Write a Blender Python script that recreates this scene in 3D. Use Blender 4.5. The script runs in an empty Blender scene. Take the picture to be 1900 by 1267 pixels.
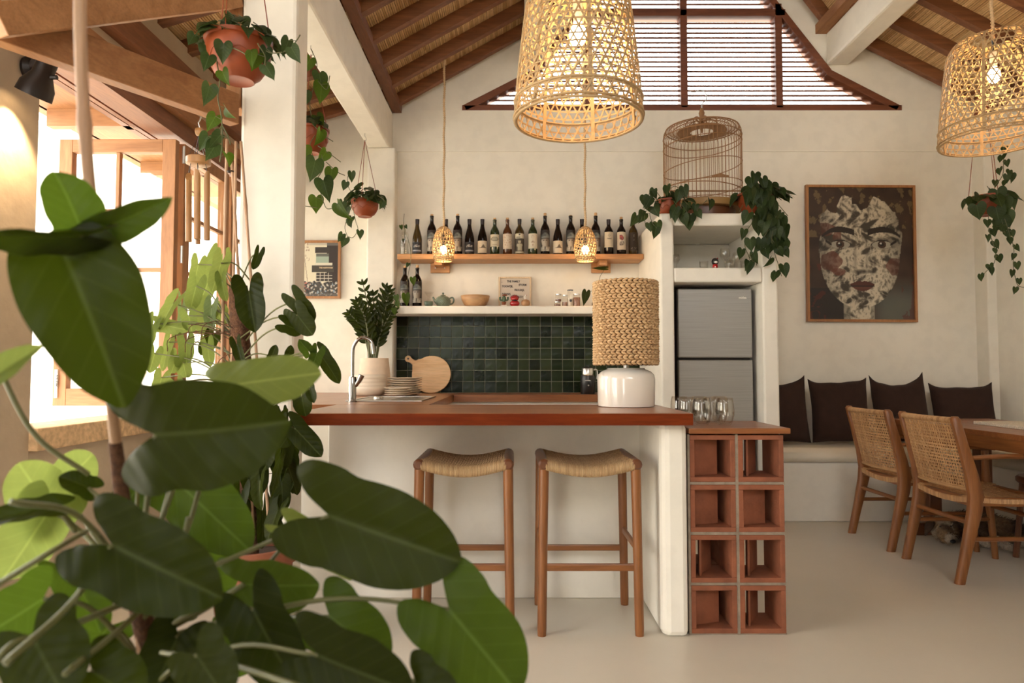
import bpy, bmesh, math, random
from mathutils import Vector, Matrix, Euler, noise

PI = math.pi
R = math.radians
rnd = random.Random(11)
sc = bpy.context.scene
col = sc.collection

# ---------------------------------------------------------------- camera
CAM = Vector((0, 0, 1.08)); PITCH = R(2.49); F = 24 / 36 * 1900
cd = bpy.data.cameras.new('camera'); cam = bpy.data.objects.new('camera', cd); col.objects.link(cam)
cam.location = CAM; cam.rotation_euler = (R(90) + PITCH, 0, 0)
cd.lens = 24; cd.sensor_width = 36; cd.clip_start = 0.05; cd.clip_end = 200
cd.dof.use_dof = True; cd.dof.focus_distance = 3.6; cd.dof.aperture_fstop = 3.2
sc.camera = cam

# ---------------------------------------------------------------- sky, sun, exposure
w = bpy.data.worlds.new('sky'); sc.world = w; w.use_nodes = True
w.node_tree.nodes['Background'].inputs[0].default_value = (1.0, 1.0, 0.98, 1)
w.node_tree.nodes['Background'].inputs[1].default_value = 5.0
sd = bpy.data.lights.new('sun', 'SUN'); sun = bpy.data.objects.new('sun', sd); col.objects.link(sun)
sd.energy = 14; sd.angle = R(4); sd.color = (1.0, 0.96, 0.88)
sun.rotation_euler = (0, R(28), 0)          # high, over the ridge from the right: it lights the yard outside, not the room
sc.view_settings.view_transform = 'Standard'; sc.view_settings.look = 'None'
sc.view_settings.gamma = 1; sc.view_settings.use_curve_mapping = False
sc.view_settings.exposure = 0.66

# ---------------------------------------------------------------- helpers
def ray(px, py):
    x = (px - 950) / F; u = (633 - py) / F
    c, s = math.cos(PITCH), math.sin(PITCH)
    return Vector((x, c - u * s, s + u * c))
def at(px, py, Y):
    d = ray(px, py); return CAM + d * (Y / d.y)
def atz(px, py, z):
    d = ray(px, py); return CAM + d * ((z - CAM.z) / d.z)

def tag(o, label=None, cat=None, group=None, kind=None):
    if label: o['label'] = label
    if cat: o['category'] = cat
    if group: o['group'] = group
    if kind: o['kind'] = kind
    return o
def thing(name, label, cat, loc=(0, 0, 0), group=None):
    o = bpy.data.objects.new(name, None); col.objects.link(o); o.location = loc; o.empty_display_size = .1
    return tag(o, label, cat, group)
def copy_tree(o, parent=None):
    c = o.copy(); col.objects.link(c)
    if parent is not None: c.parent = parent
    for ch in [x for x in KIDS.get(o.name, [])]:
        d = copy_tree(ch, c)
    return c
KIDS = {}
ROOTLOC = {}

class MB:
    def __init__(s): s.v = []; s.f = []; s.c = []; s.uv = None
    def add(s, vs, fs, c=None):
        n = len(s.v); s.v.extend([tuple(p) for p in vs]); s.f.extend([tuple(i + n for i in q) for q in fs])
        if c is not None: s.c.extend(c)
        return s
    def box(s, lo, hi, rot=None):
        c = [(a + b) / 2 for a, b in zip(lo, hi)]; h = [abs(b - a) / 2 for a, b in zip(lo, hi)]
        return s.cbox(c, [2 * q for q in h], rot)
    def cbox(s, c, sz, rot=None):
        h = [q / 2 for q in sz]
        vs = [Vector((x * h[0], y * h[1], z * h[2])) for x in (-1, 1) for y in (-1, 1) for z in (-1, 1)]
        if rot is not None:
            m = rot if isinstance(rot, Matrix) else Euler(rot).to_matrix()
            vs = [m @ p for p in vs]
        cc = Vector(c)
        return s.add([p + cc for p in vs], [(0, 1, 3, 2), (4, 6, 7, 5), (0, 4, 5, 1), (2, 3, 7, 6), (0, 2, 6, 4), (1, 5, 7, 3)])
    def bar(s, a, b, wx, wz, up=(0, 0, 1)):
        a = Vector(a); b = Vector(b); d = (b - a); L = d.length; d.normalize()
        side = d.cross(Vector(up)).normalized(); u = side.cross(d)
        m = Matrix((side, d, u)).transposed()
        return s.cbox((a + b) / 2, (wx, L, wz), m)
    def frames(s, pts):
        pts = [Vector(p) for p in pts]; out = []
        t = (pts[1] - pts[0]).normalized()
        a = Vector((0, 0, 1)) if abs(t.z) < .9 else Vector((1, 0, 0))
        n = t.cross(a).normalized()
        for i, p in enumerate(pts):
            if i == 0: t2 = (pts[1] - pts[0])
            elif i == len(pts) - 1: t2 = pts[-1] - pts[-2]
            else: t2 = pts[i + 1] - pts[i - 1]
            if t2.length < 1e-9: t2 = t
            t2 = t2.normalized(); n = (n - t2 * n.dot(t2))
            n = n.normalized() if n.length > 1e-6 else t2.orthogonal().normalized()
            out.append((p, n, t2.cross(n))); t = t2
        return out
    def tube(s, pts, r, n=8, caps=True, flat=1.0):
        fr = s.frames(pts); k = len(fr)
        rr = r if isinstance(r, (list, tuple)) else [r] * k
        vs = []
        for (p, a, b), q in zip(fr, rr):
            for j in range(n):
                t = 2 * PI * j / n; vs.append(p + a * (math.cos(t) * q) + b * (math.sin(t) * q * flat))
        fs = [(i * n + j, i * n + (j + 1) % n, (i + 1) * n + (j + 1) % n, (i + 1) * n + j) for i in range(k - 1) for j in range(n)]
        if caps: fs += [tuple(range(n - 1, -1, -1)), tuple((k - 1) * n + j for j in range(n))]
        return s.add(vs, fs)
    def ribbon(s, pts, nrm, w, t):
        # flat strip that follows a surface: nrm is the surface normal per point
        k = len(pts); vs = []
        for i in range(k):
            p = Vector(pts[i]); a = Vector(pts[max(i - 1, 0)]); b = Vector(pts[min(i + 1, k - 1)])
            d = (b - a).normalized(); n = Vector(nrm[i]).normalized(); sd_ = d.cross(n).normalized()
            for q, h in ((-1, -.4), (-.75, .5), (.75, .5), (1, -.4)): vs.append(p + sd_ * (q * w / 2) + n * (h * t))
        fs = [(i * 4 + j, i * 4 + (j + 1) % 4, (i + 1) * 4 + (j + 1) % 4, (i + 1) * 4 + j) for i in range(k - 1) for j in range(4)]
        fs += [(3, 2, 1, 0), tuple((k - 1) * 4 + j for j in range(4))]
        return s.add(vs, fs)
    def lathe(s, prof, n=24, c=(0, 0, 0), m=None, cap=True):
        vs = []; cc = Vector(c); k = len(prof)
        for r_, z in prof:
            for j in range(n):
                t = 2 * PI * j / n; p = Vector((r_ * math.cos(t), r_ * math.sin(t), z))
                if m is not None: p = m @ p
                vs.append(p + cc)
        fs = [(i * n + j, i * n + (j + 1) % n, (i + 1) * n + (j + 1) % n, (i + 1) * n + j) for i in range(k - 1) for j in range(n)]
        if cap:
            if prof[0][0] > 1e-4: fs.append(tuple(range(n - 1, -1, -1)))
            if prof[-1][0] > 1e-4: fs.append(tuple((k - 1) * n + j for j in range(n)))
        return s.add(vs, fs)
    def ball(s, c, r, n=8, m=None):
        rx, ry, rz = r if isinstance(r, (tuple, list)) else (r, r, r)
        vs = []; fs = []; k = max(4, n // 2 + 1); cc = Vector(c)
        for i in range(k + 1):
            a = -PI / 2 + PI * i / k
            for j in range(n):
                t = 2 * PI * j / n
                p = Vector((rx * math.cos(a) * math.cos(t), ry * math.cos(a) * math.sin(t), rz * math.sin(a)))
                if m is not None: p = m @ p
                vs.append(p + cc)
        for i in range(k):
            for j in range(n): fs.append((i * n + j, i * n + (j + 1) % n, (i + 1) * n + (j + 1) % n, (i + 1) * n + j))
        return s.add(vs, fs)
    def prism(s, poly, axis, a, b):
        # polygon in the other two axes extruded from a to b
        def P(u, v, t):
            return {'y': (u, t, v), 'z': (u, v, t), 'x': (t, u, v)}[axis]
        n = len(poly)
        vs = [P(u, v, a) for u, v in poly] + [P(u, v, b) for u, v in poly]
        fs = [tuple(range(n - 1, -1, -1)), tuple(range(n, 2 * n))] + [(i, (i + 1) % n, n + (i + 1) % n, n + i) for i in range(n)]
        return s.add(vs, fs)
    def sheet(s, nx, ny, fn):
        vs = [fn(i / nx, j / ny) for j in range(ny + 1) for i in range(nx + 1)]
        fs = [(j * (nx + 1) + i, j * (nx + 1) + i + 1, (j + 1) * (nx + 1) + i + 1, (j + 1) * (nx + 1) + i) for j in range(ny) for i in range(nx)]
        return s.add(vs, fs)
    def build(s, name, mat, parent=None, smooth=False, bevel=0, loc=None, kind=None, mods=None):
        me = bpy.data.meshes.new(name)
        off = Vector((0, 0, 0))
        if parent is not None: off = ROOTLOC.get(parent.name) or abs_loc(parent)
        elif loc is not None: off = Vector(loc)
        elif s.v:
            xs = [p[0] for p in s.v]; ys = [p[1] for p in s.v]; zs = [p[2] for p in s.v]
            off = Vector(((min(xs) + max(xs)) / 2, (min(ys) + max(ys)) / 2, min(zs)))
        me.from_pydata([(p[0] - off.x, p[1] - off.y, p[2] - off.z) for p in s.v], [], s.f)
        if s.c:
            ca = me.color_attributes.new('Col', 'FLOAT_COLOR', 'POINT')
            flat = []
            for q in s.c: flat += [q[0], q[1], q[2], 1.0]
            ca.data.foreach_set('color', flat)
        bm = bmesh.new(); bm.from_mesh(me); bmesh.ops.recalc_face_normals(bm, faces=bm.faces); bm.to_mesh(me); bm.free()
        if smooth:
            me.shade_smooth()
            if smooth == 'auto':
                try: me.set_sharp_from_angle(angle=R(40))
                except Exception: pass
        me.materials.append(mat)
        o = bpy.data.objects.new(name, me); col.objects.link(o)
        if parent is not None:
            o.parent = parent; KIDS.setdefault(parent.name, []).append(o)
        else: o.location = off
        ROOTLOC[o.name] = off.copy()
        if bevel:
            b = o.modifiers.new('bevel', 'BEVEL'); b.width = bevel; b.segments = 2; b.limit_method = 'ANGLE'
        if kind: o['kind'] = kind
        return o
def abs_loc(o):
    if o.name in ROOTLOC: return ROOTLOC[o.name]
    l = o.location.copy()
    if o.parent: l = l + abs_loc(o.parent)
    return l
def inst(name, me, parent, M, mat=None):
    # object sharing a mesh, placed by world matrix M below a translated root
    o = bpy.data.objects.new(name, me); col.objects.link(o)
    if parent is not None:
        o.parent = parent; KIDS.setdefault(parent.name, []).append(o)
        o.matrix_basis = Matrix.Translation(-abs_loc(parent)) @ M
    else: o.matrix_basis = M
    if mat is not None and me.materials and me.materials[0] is not mat:
        o.material_slots[0].link = 'OBJECT'; o.material_slots[0].material = mat
    return o
def spline(pts, n=6):
    pts = [Vector(p) for p in pts]
    if len(pts) < 3: return [pts[0].lerp(pts[-1], i / n) for i in range(n + 1)]
    P = [pts[0] * 2 - pts[1]] + pts + [pts[-1] * 2 - pts[-2]]; out = []
    for i in range(1, len(P) - 2):
        for k in range(n):
            t = k / n; a, b, c, d = P[i - 1], P[i], P[i + 1], P[i + 2]
            out.append(.5 * ((2 * b) + (c - a) * t + (2 * a - 5 * b + 4 * c - d) * t * t + (3 * b - a - 3 * c + d) * t ** 3))
    out.append(pts[-1]); return out

# ---------------------------------------------------------------- materials
def srgb(r, g, b):
    return tuple(((c / 255) / 12.92 if c / 255 <= .04045 else ((c / 255 + .055) / 1.055) ** 2.4) for c in (r, g, b)) + (1,)
class N:
    def __init__(s, name):
        s.m = bpy.data.materials.new(name); s.m.use_nodes = True; s.t = s.m.node_tree
        s.p = s.t.nodes['Principled BSDF']; s.o = s.t.nodes['Material Output']
    def n(s, typ, **kw):
        q = s.t.nodes.new(typ)
        for k, v in kw.items():
            if k in q.inputs: q.inputs[k].default_value = v
            else: setattr(q, k, v)
        return q
    def l(s, a, b): s.t.links.new(a, b)
    def coord(s, scale=(1, 1, 1), kind='Object', rot=(0, 0, 0)):
        tc = s.n('ShaderNodeTexCoord'); mp = s.n('ShaderNodeMapping')
        mp.inputs['Scale'].default_value = scale; mp.inputs['Rotation'].default_value = rot
        s.l(tc.outputs[kind], mp.inputs[0]); return mp.outputs[0]
    def mixc(s, fac, a, b, blend='MIX'):
        q = s.t.nodes.new('ShaderNodeMix'); q.data_type = 'RGBA'; q.blend_type = blend
        for src, i in ((fac, 0), (a, 6), (b, 7)):
            if hasattr(src, 'is_output'): s.l(src, q.inputs[i])
            else: q.inputs[i].default_value = src
        return q.outputs[2]
    def ramp(s, src, stops):
        q = s.n('ShaderNodeValToRGB'); e = q.color_ramp.elements
        while len(e) < len(stops): e.new(.5)
        for el, (p, c) in zip(e, stops): el.position = p; el.color = c
        s.l(src, q.inputs[0]); return q.outputs[0]
    def bump(s, src, strength=.3, dist=.01):
        q = s.n('ShaderNodeBump'); q.inputs['Strength'].default_value = strength; q.inputs['Distance'].default_value = dist
        s.l(src, q.inputs['Height']); s.l(q.outputs[0], s.p.inputs['Normal'])
G = lambda v: (v, v, v, 1)
def plain(name, c, rough=.5, metal=0.0, var=.0, vscale=6, bump=0, bscale=60, spec=.5, coat=0):
    q = N(name); q.p.inputs['Roughness'].default_value = rough; q.p.inputs['Metallic'].default_value = metal
    q.p.inputs['Specular IOR Level'].default_value = spec; q.p.inputs['Coat Weight'].default_value = coat
    q.p.inputs['Base Color'].default_value = c
    if var:
        no = q.n('ShaderNodeTexNoise', Scale=vscale, Detail=5.0); q.l(q.coord(), no.inputs[0])
        d = tuple(x * (1 - var) for x in c[:3]) + (1,); e = tuple(min(1, x * (1 + var)) for x in c[:3]) + (1,)
        q.l(q.ramp(no.outputs[0], [(.3, d), (.7, e)]), q.p.inputs['Base Color'])
    if bump:
        nb = q.n('ShaderNodeTexNoise', Scale=bscale, Detail=4.0); q.l(q.coord(), nb.inputs[0]); q.bump(nb.outputs[0], bump, .01)
    return q.m
def wood(name, c1, c2, axis='x', sc_=9, rough=.45, coat=.0, bump=.12, orand=.0):
    q = N(name); k = {'x': (.9, sc_, sc_), 'y': (sc_, .9, sc_), 'z': (sc_, sc_, .9)}[axis]
    v = q.coord(k); n1 = q.n('ShaderNodeTexNoise', Scale=1.6, Detail=6.0, Distortion=1.2); q.l(v, n1.inputs[0])
    k2 = tuple(z * 7 for z in k); v2 = q.coord(k2); n2 = q.n('ShaderNodeTexNoise', Scale=2.0, Detail=3.0); q.l(v2, n2.inputs[0])
    a = q.ramp(n1.outputs[0], [(.3, c1), (.7, c2)])
    b = q.mixc(.25, a, q.ramp(n2.outputs[0], [(.35, G(.35)), (.6, G(1))]), 'MULTIPLY')
    if orand:
        oi = q.n('ShaderNodeObjectInfo'); b = q.mixc(orand, b, q.ramp(oi.outputs['Random'], [(0, G(.45)), (1, G(1.0))]), 'MULTIPLY')
    q.l(b, q.p.inputs['Base Color']); q.p.inputs['Roughness'].default_value = rough; q.p.inputs['Coat Weight'].default_value = coat
    q.p.inputs['Coat Roughness'].default_value = .25
    if bump: q.bump(n2.outputs[0], bump, .004)
    return q.m
def island(name, c1, c2, rough=.6, bump=0):
    q = N(name); ge = q.n('ShaderNodeNewGeometry')
    no = q.n('ShaderNodeTexNoise', Scale=40.0, Detail=3.0); q.l(q.coord((1, 1, 1)), no.inputs[0])
    a = q.ramp(ge.outputs['Random Per Island'], [(0, c1), (1, c2)])
    q.l(q.mixc(.35, a, q.ramp(no.outputs[0], [(.3, G(.5)), (.65, G(1))]), 'MULTIPLY'), q.p.inputs['Base Color'])
    q.p.inputs['Roughness'].default_value = rough
    return q.m
def vcol(name, rough=.5, coat=0):
    q = N(name); a = q.n('ShaderNodeAttribute', attribute_name='Col'); q.l(a.outputs[0], q.p.inputs['Base Color'])
    q.p.inputs['Roughness'].default_value = rough; q.p.inputs['Coat Weight'].default_value = coat; return q.m
def plaster(name, c, dark, rough=.85, b=.25):
    q = N(name); v = q.coord()
    n1 = q.n('ShaderNodeTexNoise', Scale=1.3, Detail=6.0, Roughness=.6); q.l(v, n1.inputs[0])
    n2 = q.n('ShaderNodeTexNoise', Scale=9.0, Detail=8.0); q.l(v, n2.inputs[0])
    a = q.ramp(n1.outputs[0], [(.3, dark), (.62, c)])
    q.l(q.mixc(.10, a, q.ramp(n2.outputs[0], [(.4, G(.6)), (.55, G(1))]), 'MULTIPLY'), q.p.inputs['Base Color'])
    n3 = q.n('ShaderNodeTexNoise', Scale=5.0, Detail=9.0); q.l(v, n3.inputs[0]); q.bump(n3.outputs[0], b, .02)
    q.p.inputs['Roughness'].default_value = rough; return q.m
def leafmat(name, c1, c2, trans=.35, rough=.35, tcol=None):
    q = N(name); v = q.coord((1, 1, 1))
    # veins: local x is across, y along the blade
    sx = q.n('ShaderNodeSeparateXYZ'); q.l(v, sx.inputs[0])
    ab = q.n('ShaderNodeMath', operation='ABSOLUTE'); q.l(sx.outputs[0], ab.inputs[0])
    mid = q.n('ShaderNodeMapRange'); q.l(ab.outputs[0], mid.inputs[0])
    mid.inputs[1].default_value = .006; mid.inputs[2].default_value = .03; mid.inputs[3].default_value = 1; mid.inputs[4].default_value = 0
    m1 = q.n('ShaderNodeMath', operation='MULTIPLY_ADD'); q.l(ab.outputs[0], m1.inputs[0]); m1.inputs[1].default_value = -.75; q.l(sx.outputs[1], m1.inputs[2])
    m2 = q.n('ShaderNodeMath', operation='MULTIPLY'); q.l(m1.outputs[0], m2.inputs[0]); m2.inputs[1].default_value = 34
    m3 = q.n('ShaderNodeMath', operation='SINE'); q.l(m2.outputs[0], m3.inputs[0])
    m4 = q.n('ShaderNodeMapRange'); q.l(m3.outputs[0], m4.inputs[0]); m4.inputs[1].default_value = .86; m4.inputs[2].default_value = 1; m4.inputs[3].default_value = 0; m4.inputs[4].default_value = .22
    mx = q.n('ShaderNodeMath', operation='MAXIMUM'); q.l(mid.outputs[0], mx.inputs[0]); q.l(m4.outputs[0], mx.inputs[1])
    oi = q.n('ShaderNodeObjectInfo')
    no = q.n('ShaderNodeTexNoise', Scale=5.0, Detail=4.0); q.l(v, no.inputs[0])
    base = q.ramp(oi.outputs['Random'], [(0, c1), (1, c2)])
    base = q.mixc(.35, base, q.ramp(no.outputs[0], [(.35, G(.6)), (.7, G(1))]), 'MULTIPLY')
    vein = q.mixc(.5, base, tuple(min(1, z * 2.2 + .03) for z in c2[:3]) + (1,))
    cc = q.mixc(mx.outputs[0], base, vein)
    q.l(cc, q.p.inputs['Base Color']); q.p.inputs['Roughness'].default_value = rough; q.p.inputs['Specular IOR Level'].default_value = .14
    q.bump(m3.outputs[0], .10, .004)
    tr = q.n('ShaderNodeBsdfTranslucent'); t2 = q.mixc(.0, cc, cc)
    if tcol: q.l(q.mixc(.75, cc, tcol), tr.inputs[0])
    else: q.l(cc, tr.inputs[0])
    mix = q.n('ShaderNodeMixShader'); mix.inputs[0].default_value = trans
    q.l(q.p.outputs[0], mix.inputs[1]); q.l(tr.outputs[0], mix.inputs[2]); q.l(mix.outputs[0], q.o.inputs[0])
    return q.m
def emis(name, c, s_):
    q = N(name); q.p.inputs['Emission Color'].default_value = c; q.p.inputs['Emission Strength'].default_value = s_
    q.p.inputs['Base Color'].default_value = c; return q.m
def thin_glass(name, tint=(1, 1, 1, 1), gl=.1):
    q = N(name); t = q.n('ShaderNodeBsdfTransparent'); t.inputs[0].default_value = tint
    g = q.n('ShaderNodeBsdfGlossy'); g.inputs['Roughness'].default_value = .03
    mx = q.n('ShaderNodeMixShader'); mx.inputs[0].default_value = gl; q.l(t.outputs[0], mx.inputs[1]); q.l(g.outputs[0], mx.inputs[2])
    q.l(mx.outputs[0], q.o.inputs[0]); return q.m
def glass(name, c=(1, 1, 1, 1)):
    q = N(name); q.p.inputs['Transmission Weight'].default_value = 1; q.p.inputs['Roughness'].default_value = .0
    q.p.inputs['IOR'].default_value = 1.45; q.p.inputs['Base Color'].default_value = c; return q.m

WALLC = (.87, .815, .705, 1); WALLD = (.84, .78, .665, 1)
m_wall = plaster('limewash_plaster', WALLC, WALLD)
m_white = plaster('white_plaster', (.87, .82, .725, 1), (.83, .78, .68, 1), b=.18)
m_conc = plaster('rough_concrete', (.52, .41, .29, 1), (.40, .31, .22, 1), b=.6)
m_stone = plain('sandstone', (.60, .40, .22, 1), .8, var=.25, vscale=40, bump=.3)
def floor_mat():
    q = N('polished_concrete'); v = q.coord()
    n1 = q.n('ShaderNodeTexNoise', Scale=.9, Detail=7.0, Roughness=.6); q.l(v, n1.inputs[0])
    q.l(q.ramp(n1.outputs[0], [(.3, (.61, .56, .465, 1)), (.7, (.70, .645, .545, 1))]), q.p.inputs['Base Color'])
    n2 = q.n('ShaderNodeTexNoise', Scale=3.0, Detail=5.0); q.l(v, n2.inputs[0])
    mr = q.n('ShaderNodeMapRange'); q.l(n2.outputs[0], mr.inputs[0]); mr.inputs[3].default_value = .28; mr.inputs[4].default_value = .45
    q.l(mr.outputs[0], q.p.inputs['Roughness']); return q.m
m_floor = floor_mat()
m_teakx = wood('teak_x', (.12, .015, .002, 1), (.20, .034, .004, 1), 'x', 9, .5, .0); m_teakx.node_tree.nodes['Principled BSDF'].inputs['Specular IOR Level'].default_value = .12
m_top = wood('teak_worktop', (.22, .068, .018, 1), (.36, .135, .042, 1), 'x', 9, .32, .15)
m_teakz = wood('teak_z', (.19, .062, .015, 1), (.31, .115, .030, 1), 'z', 14, .4, .1)
m_teaky = wood('teak_y', (.19, .062, .015, 1), (.31, .115, .030, 1), 'y', 14, .4, .1)
m_rail = wood('teak_rail', (.19, .062, .015, 1), (.31, .115, .030, 1), 'x', 14, .4, .1)
m_knob = plain('dark_end_grain', (.14, .05, .02, 1), .35, var=.2)
m_rafter = wood('dark_rafter', (.17, .058, .022, 1), (.30, .12, .048, 1), 'x', 9, .55, orand=.3)
m_beamw = wood('light_timber_x', (.30, .13, .045, 1), (.42, .20, .08, 1), 'x', 7, .6)
m_beamy = wood('light_timber_y', (.28, .115, .04, 1), (.40, .185, .07, 1), 'y', 7, .6)
m_beamz = wood('light_timber_z', (.30, .13, .045, 1), (.42, .20, .08, 1), 'z', 7, .6)
m_winw = wood('window_wood', (.15, .045, .02, 1), (.23, .075, .03, 1), 'x', 9, .5)
m_darky = wood('dark_timber_y', (.16, .055, .02, 1), (.27, .10, .04, 1), 'y', 7, .55)
m_bamboo = island('split_bamboo', (.55, .32, .13, 1), (.86, .60, .31, 1), .6)
m_deck = plain('roof_deck', (.10, .045, .02, 1), .9)
m_cane = island('rattan_strip', (.42, .22, .09, 1), (.60, .35, .16, 1), .5)
m_cord = island('paper_cord', (.46, .29, .14, 1), (.60, .40, .21, 1), .7)
m_kag = island('bamboo_strip', (.40, .265, .125, 1), (.60, .41, .21, 1), .5)
m_hyac = island('water_hyacinth', (.46, .28, .13, 1), (.70, .47, .25, 1), .6)
m_rope = plain('jute_rope', (.62, .42, .23, 1), .8, var=.2, vscale=80)
m_pot = plain('terracotta_plastic', (.26, .050, .012, 1), .45, var=.08)
m_clay = plain('terracotta_clay', (.25, .080, .036, 1), .8, var=.22, vscale=14, bump=.2)
m_mortar = plain('mortar', (.30, .24, .18, 1), .9, var=.2, vscale=30, bump=.5)
def tile_mat():
    q = N('green_zellige'); oi = q.n('ShaderNodeObjectInfo')
    a = q.ramp(oi.outputs['Random'], [(0, (.005, .010, .002, 1)), (.5, (.010, .020, .004, 1)), (1, (.026, .038, .010, 1))])
    no = q.n('ShaderNodeTexNoise', Scale=22.0, Detail=3.0); q.l(q.coord(), no.inputs[0])
    q.l(q.mixc(.4, a, q.ramp(no.outputs[0], [(.3, G(.5)), (.7, G(1))]), 'MULTIPLY'), q.p.inputs['Base Color'])
    q.p.inputs['Specular IOR Level'].default_value = .25; q.p.inputs['Roughness'].default_value = .25; nb = q.n('ShaderNodeTexNoise', Scale=16.0, Detail=2.0); q.l(q.coord(), nb.inputs[0]); q.bump(nb.outputs[0], .4, .01)
    return q.m
m_tile = tile_mat()
m_grout = plain('grout', (.40, .38, .27, 1), .9)
m_steel = plain('steel', (.62, .60, .56, 1), .3, 1.0)
m_chrome = plain('chrome', (.38, .37, .35, 1), .12, 1.0)
def brushed():
    q = N('brushed_steel'); q.p.inputs['Metallic'].default_value = .7
    n1 = q.n('ShaderNodeTexNoise', Scale=3.0, Detail=5.0); q.l(q.coord((1, 1, 90)), n1.inputs[0])
    q.l(q.ramp(n1.outputs[0], [(.3, (.30, .29, .27, 1)), (.7, (.37, .355, .335, 1))]), q.p.inputs['Base Color'])
    q.p.inputs['Roughness'].default_value = .42; return q.m
m_brush = brushed()
m_black = plain('black_plastic', (.012, .010, .009, 1), .35)
m_blackm = plain('black_metal', (.02, .014, .012, 1), .4, .3)
m_ceram = plain('white_glaze', (.80, .74, .66, 1), .1, coat=.6)
m_plate = plain('stoneware', (.72, .60, .46, 1), .45, var=.06)
m_potw = plain('sand_pot', (.74, .58, .43, 1), .7, var=.05, vscale=20)
m_brown = plain('brown_velvet', (.030, .012, .007, 1), .95, var=.2, vscale=20, bump=.15, bscale=200)
m_seatc = plain('cream_leather', (.80, .72, .58, 1), .45, bump=.2, bscale=8)
m_board = wood('light_board', (.62, .36, .17, 1), (.76, .50, .27, 1), 'x', 12, .5)
m_bowl = wood('olive_bowl', (.42, .22, .10, 1), (.62, .38, .19, 1), 'x', 9, .45)
m_shelf = wood('shelf_wood', (.46, .20, .07, 1), (.64, .33, .13, 1), 'x', 9, .5)
m_frame = wood('frame_wood', (.34, .14, .045, 1), (.48, .22, .08, 1), 'z', 10, .4)
m_pale = wood('pale_frame', (.68, .50, .31, 1), (.76, .58, .38, 1), 'z', 10, .5)
m_wine = plain('wine_glass_dark', (.008, .004, .003, 1), .08, coat=.1, spec=.35)
m_wineg = plain('wine_glass_green', (.020, .032, .010, 1), .06, coat=.5)
m_wineb = plain('wine_glass_brown', (.065, .020, .006, 1), .06, coat=.5)
m_wineo = plain('wine_glass_olive', (.05, .03, .008, 1), .06, coat=.5)
m_cork = plain('cork', (.55, .34, .17, 1), .8, var=.25, vscale=200)
m_foil = plain('foil', (.02, .012, .012, 1), .3, .4)
m_print = vcol('printed_paper', .6)
m_poster = vcol('poster_print', .5, .05)
def edge_glass(name):
    q = N(name); t = q.n('ShaderNodeBsdfTransparent'); t.inputs[0].default_value = (.97, .96, .94, 1)
    g = q.n('ShaderNodeBsdfGlossy'); g.inputs['Roughness'].default_value = .04
    lw = q.n('ShaderNodeLayerWeight'); lw.inputs[0].default_value = .25; mr = q.n('ShaderNodeMapRange'); q.l(lw.outputs['Facing'], mr.inputs[0])
    mr.inputs[1].default_value = .25; mr.inputs[2].default_value = 1; mr.inputs[3].default_value = .07; mr.inputs[4].default_value = .75
    mx = q.n('ShaderNodeMixShader'); q.l(mr.outputs[0], mx.inputs[0]); q.l(t.outputs[0], mx.inputs[1]); q.l(g.outputs[0], mx.inputs[2]); q.l(mx.outputs[0], q.o.inputs[0]); return q.m
m_glass = edge_glass('clear_glass')
m_vase = edge_glass('thin_vase_glass')
m_pane = thin_glass('window_pane', (.97, .97, .94, 1))
m_bulb = emis('bulb_glow', (1, .72, .40, 1), 26)
m_wire = plain('cage_wood', (.30, .15, .06, 1), .6)
m_soil = plain('soil', (.05, .03, .015, 1), .95, bump=.5)
m_coir = plain('coir', (.10, .042, .018, 1), .95, var=.4, vscale=90, bump=.8, bscale=120)
m_stick = wood('bamboo_cane', (.40, .22, .12, 1), (.55, .34, .2, 1), 'z', 12, .5)
m_chime = wood('chime_bamboo', (.34, .16, .05, 1), (.46, .24, .09, 1), 'z', 14, .4)
m_vine = plain('vine_stem', (.10, .10, .035, 1), .5)
m_pet = plain('petiole', (.13, .13, .045, 1), .4)
m_teal = plain('celadon', (.10, .14, .10, 1), .3, var=.2, vscale=30)
m_red = plain('red_glaze', (.45, .02, .02, 1), .2, coat=.4)
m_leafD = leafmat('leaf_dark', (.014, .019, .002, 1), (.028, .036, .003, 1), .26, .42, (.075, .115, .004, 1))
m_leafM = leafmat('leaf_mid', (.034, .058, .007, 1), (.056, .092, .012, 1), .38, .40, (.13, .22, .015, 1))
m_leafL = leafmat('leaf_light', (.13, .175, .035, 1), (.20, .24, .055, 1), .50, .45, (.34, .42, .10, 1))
m_leafH = leafmat('leaf_heart', (.022, .036, .013, 1), (.042, .062, .022, 1), .25, .3, (.12, .2, .05, 1))
m_leafP = leafmat('leaf_pale', (.12, .16, .07, 1), (.19, .24, .11, 1), .35, .35, (.3, .4, .12, 1))

# ================================================================ SETTING
YW = 5.4; XL = -1.9; XR = 3.75
def S(name, mb, mat, parent=None, **k): return mb.build(name, mat, parent, kind='structure', **k)
S('floor', MB().box((-1.9, -3, -.1), (XR + .15, YW + .15, 0)), m_floor)
m_yard = plain('yard_paving', (.62, .58, .50, 1), .9, var=.12, vscale=2)
S('ground', MB().box((-30, -14, -.2), (24, 30, -.101)), m_yard)

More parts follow.
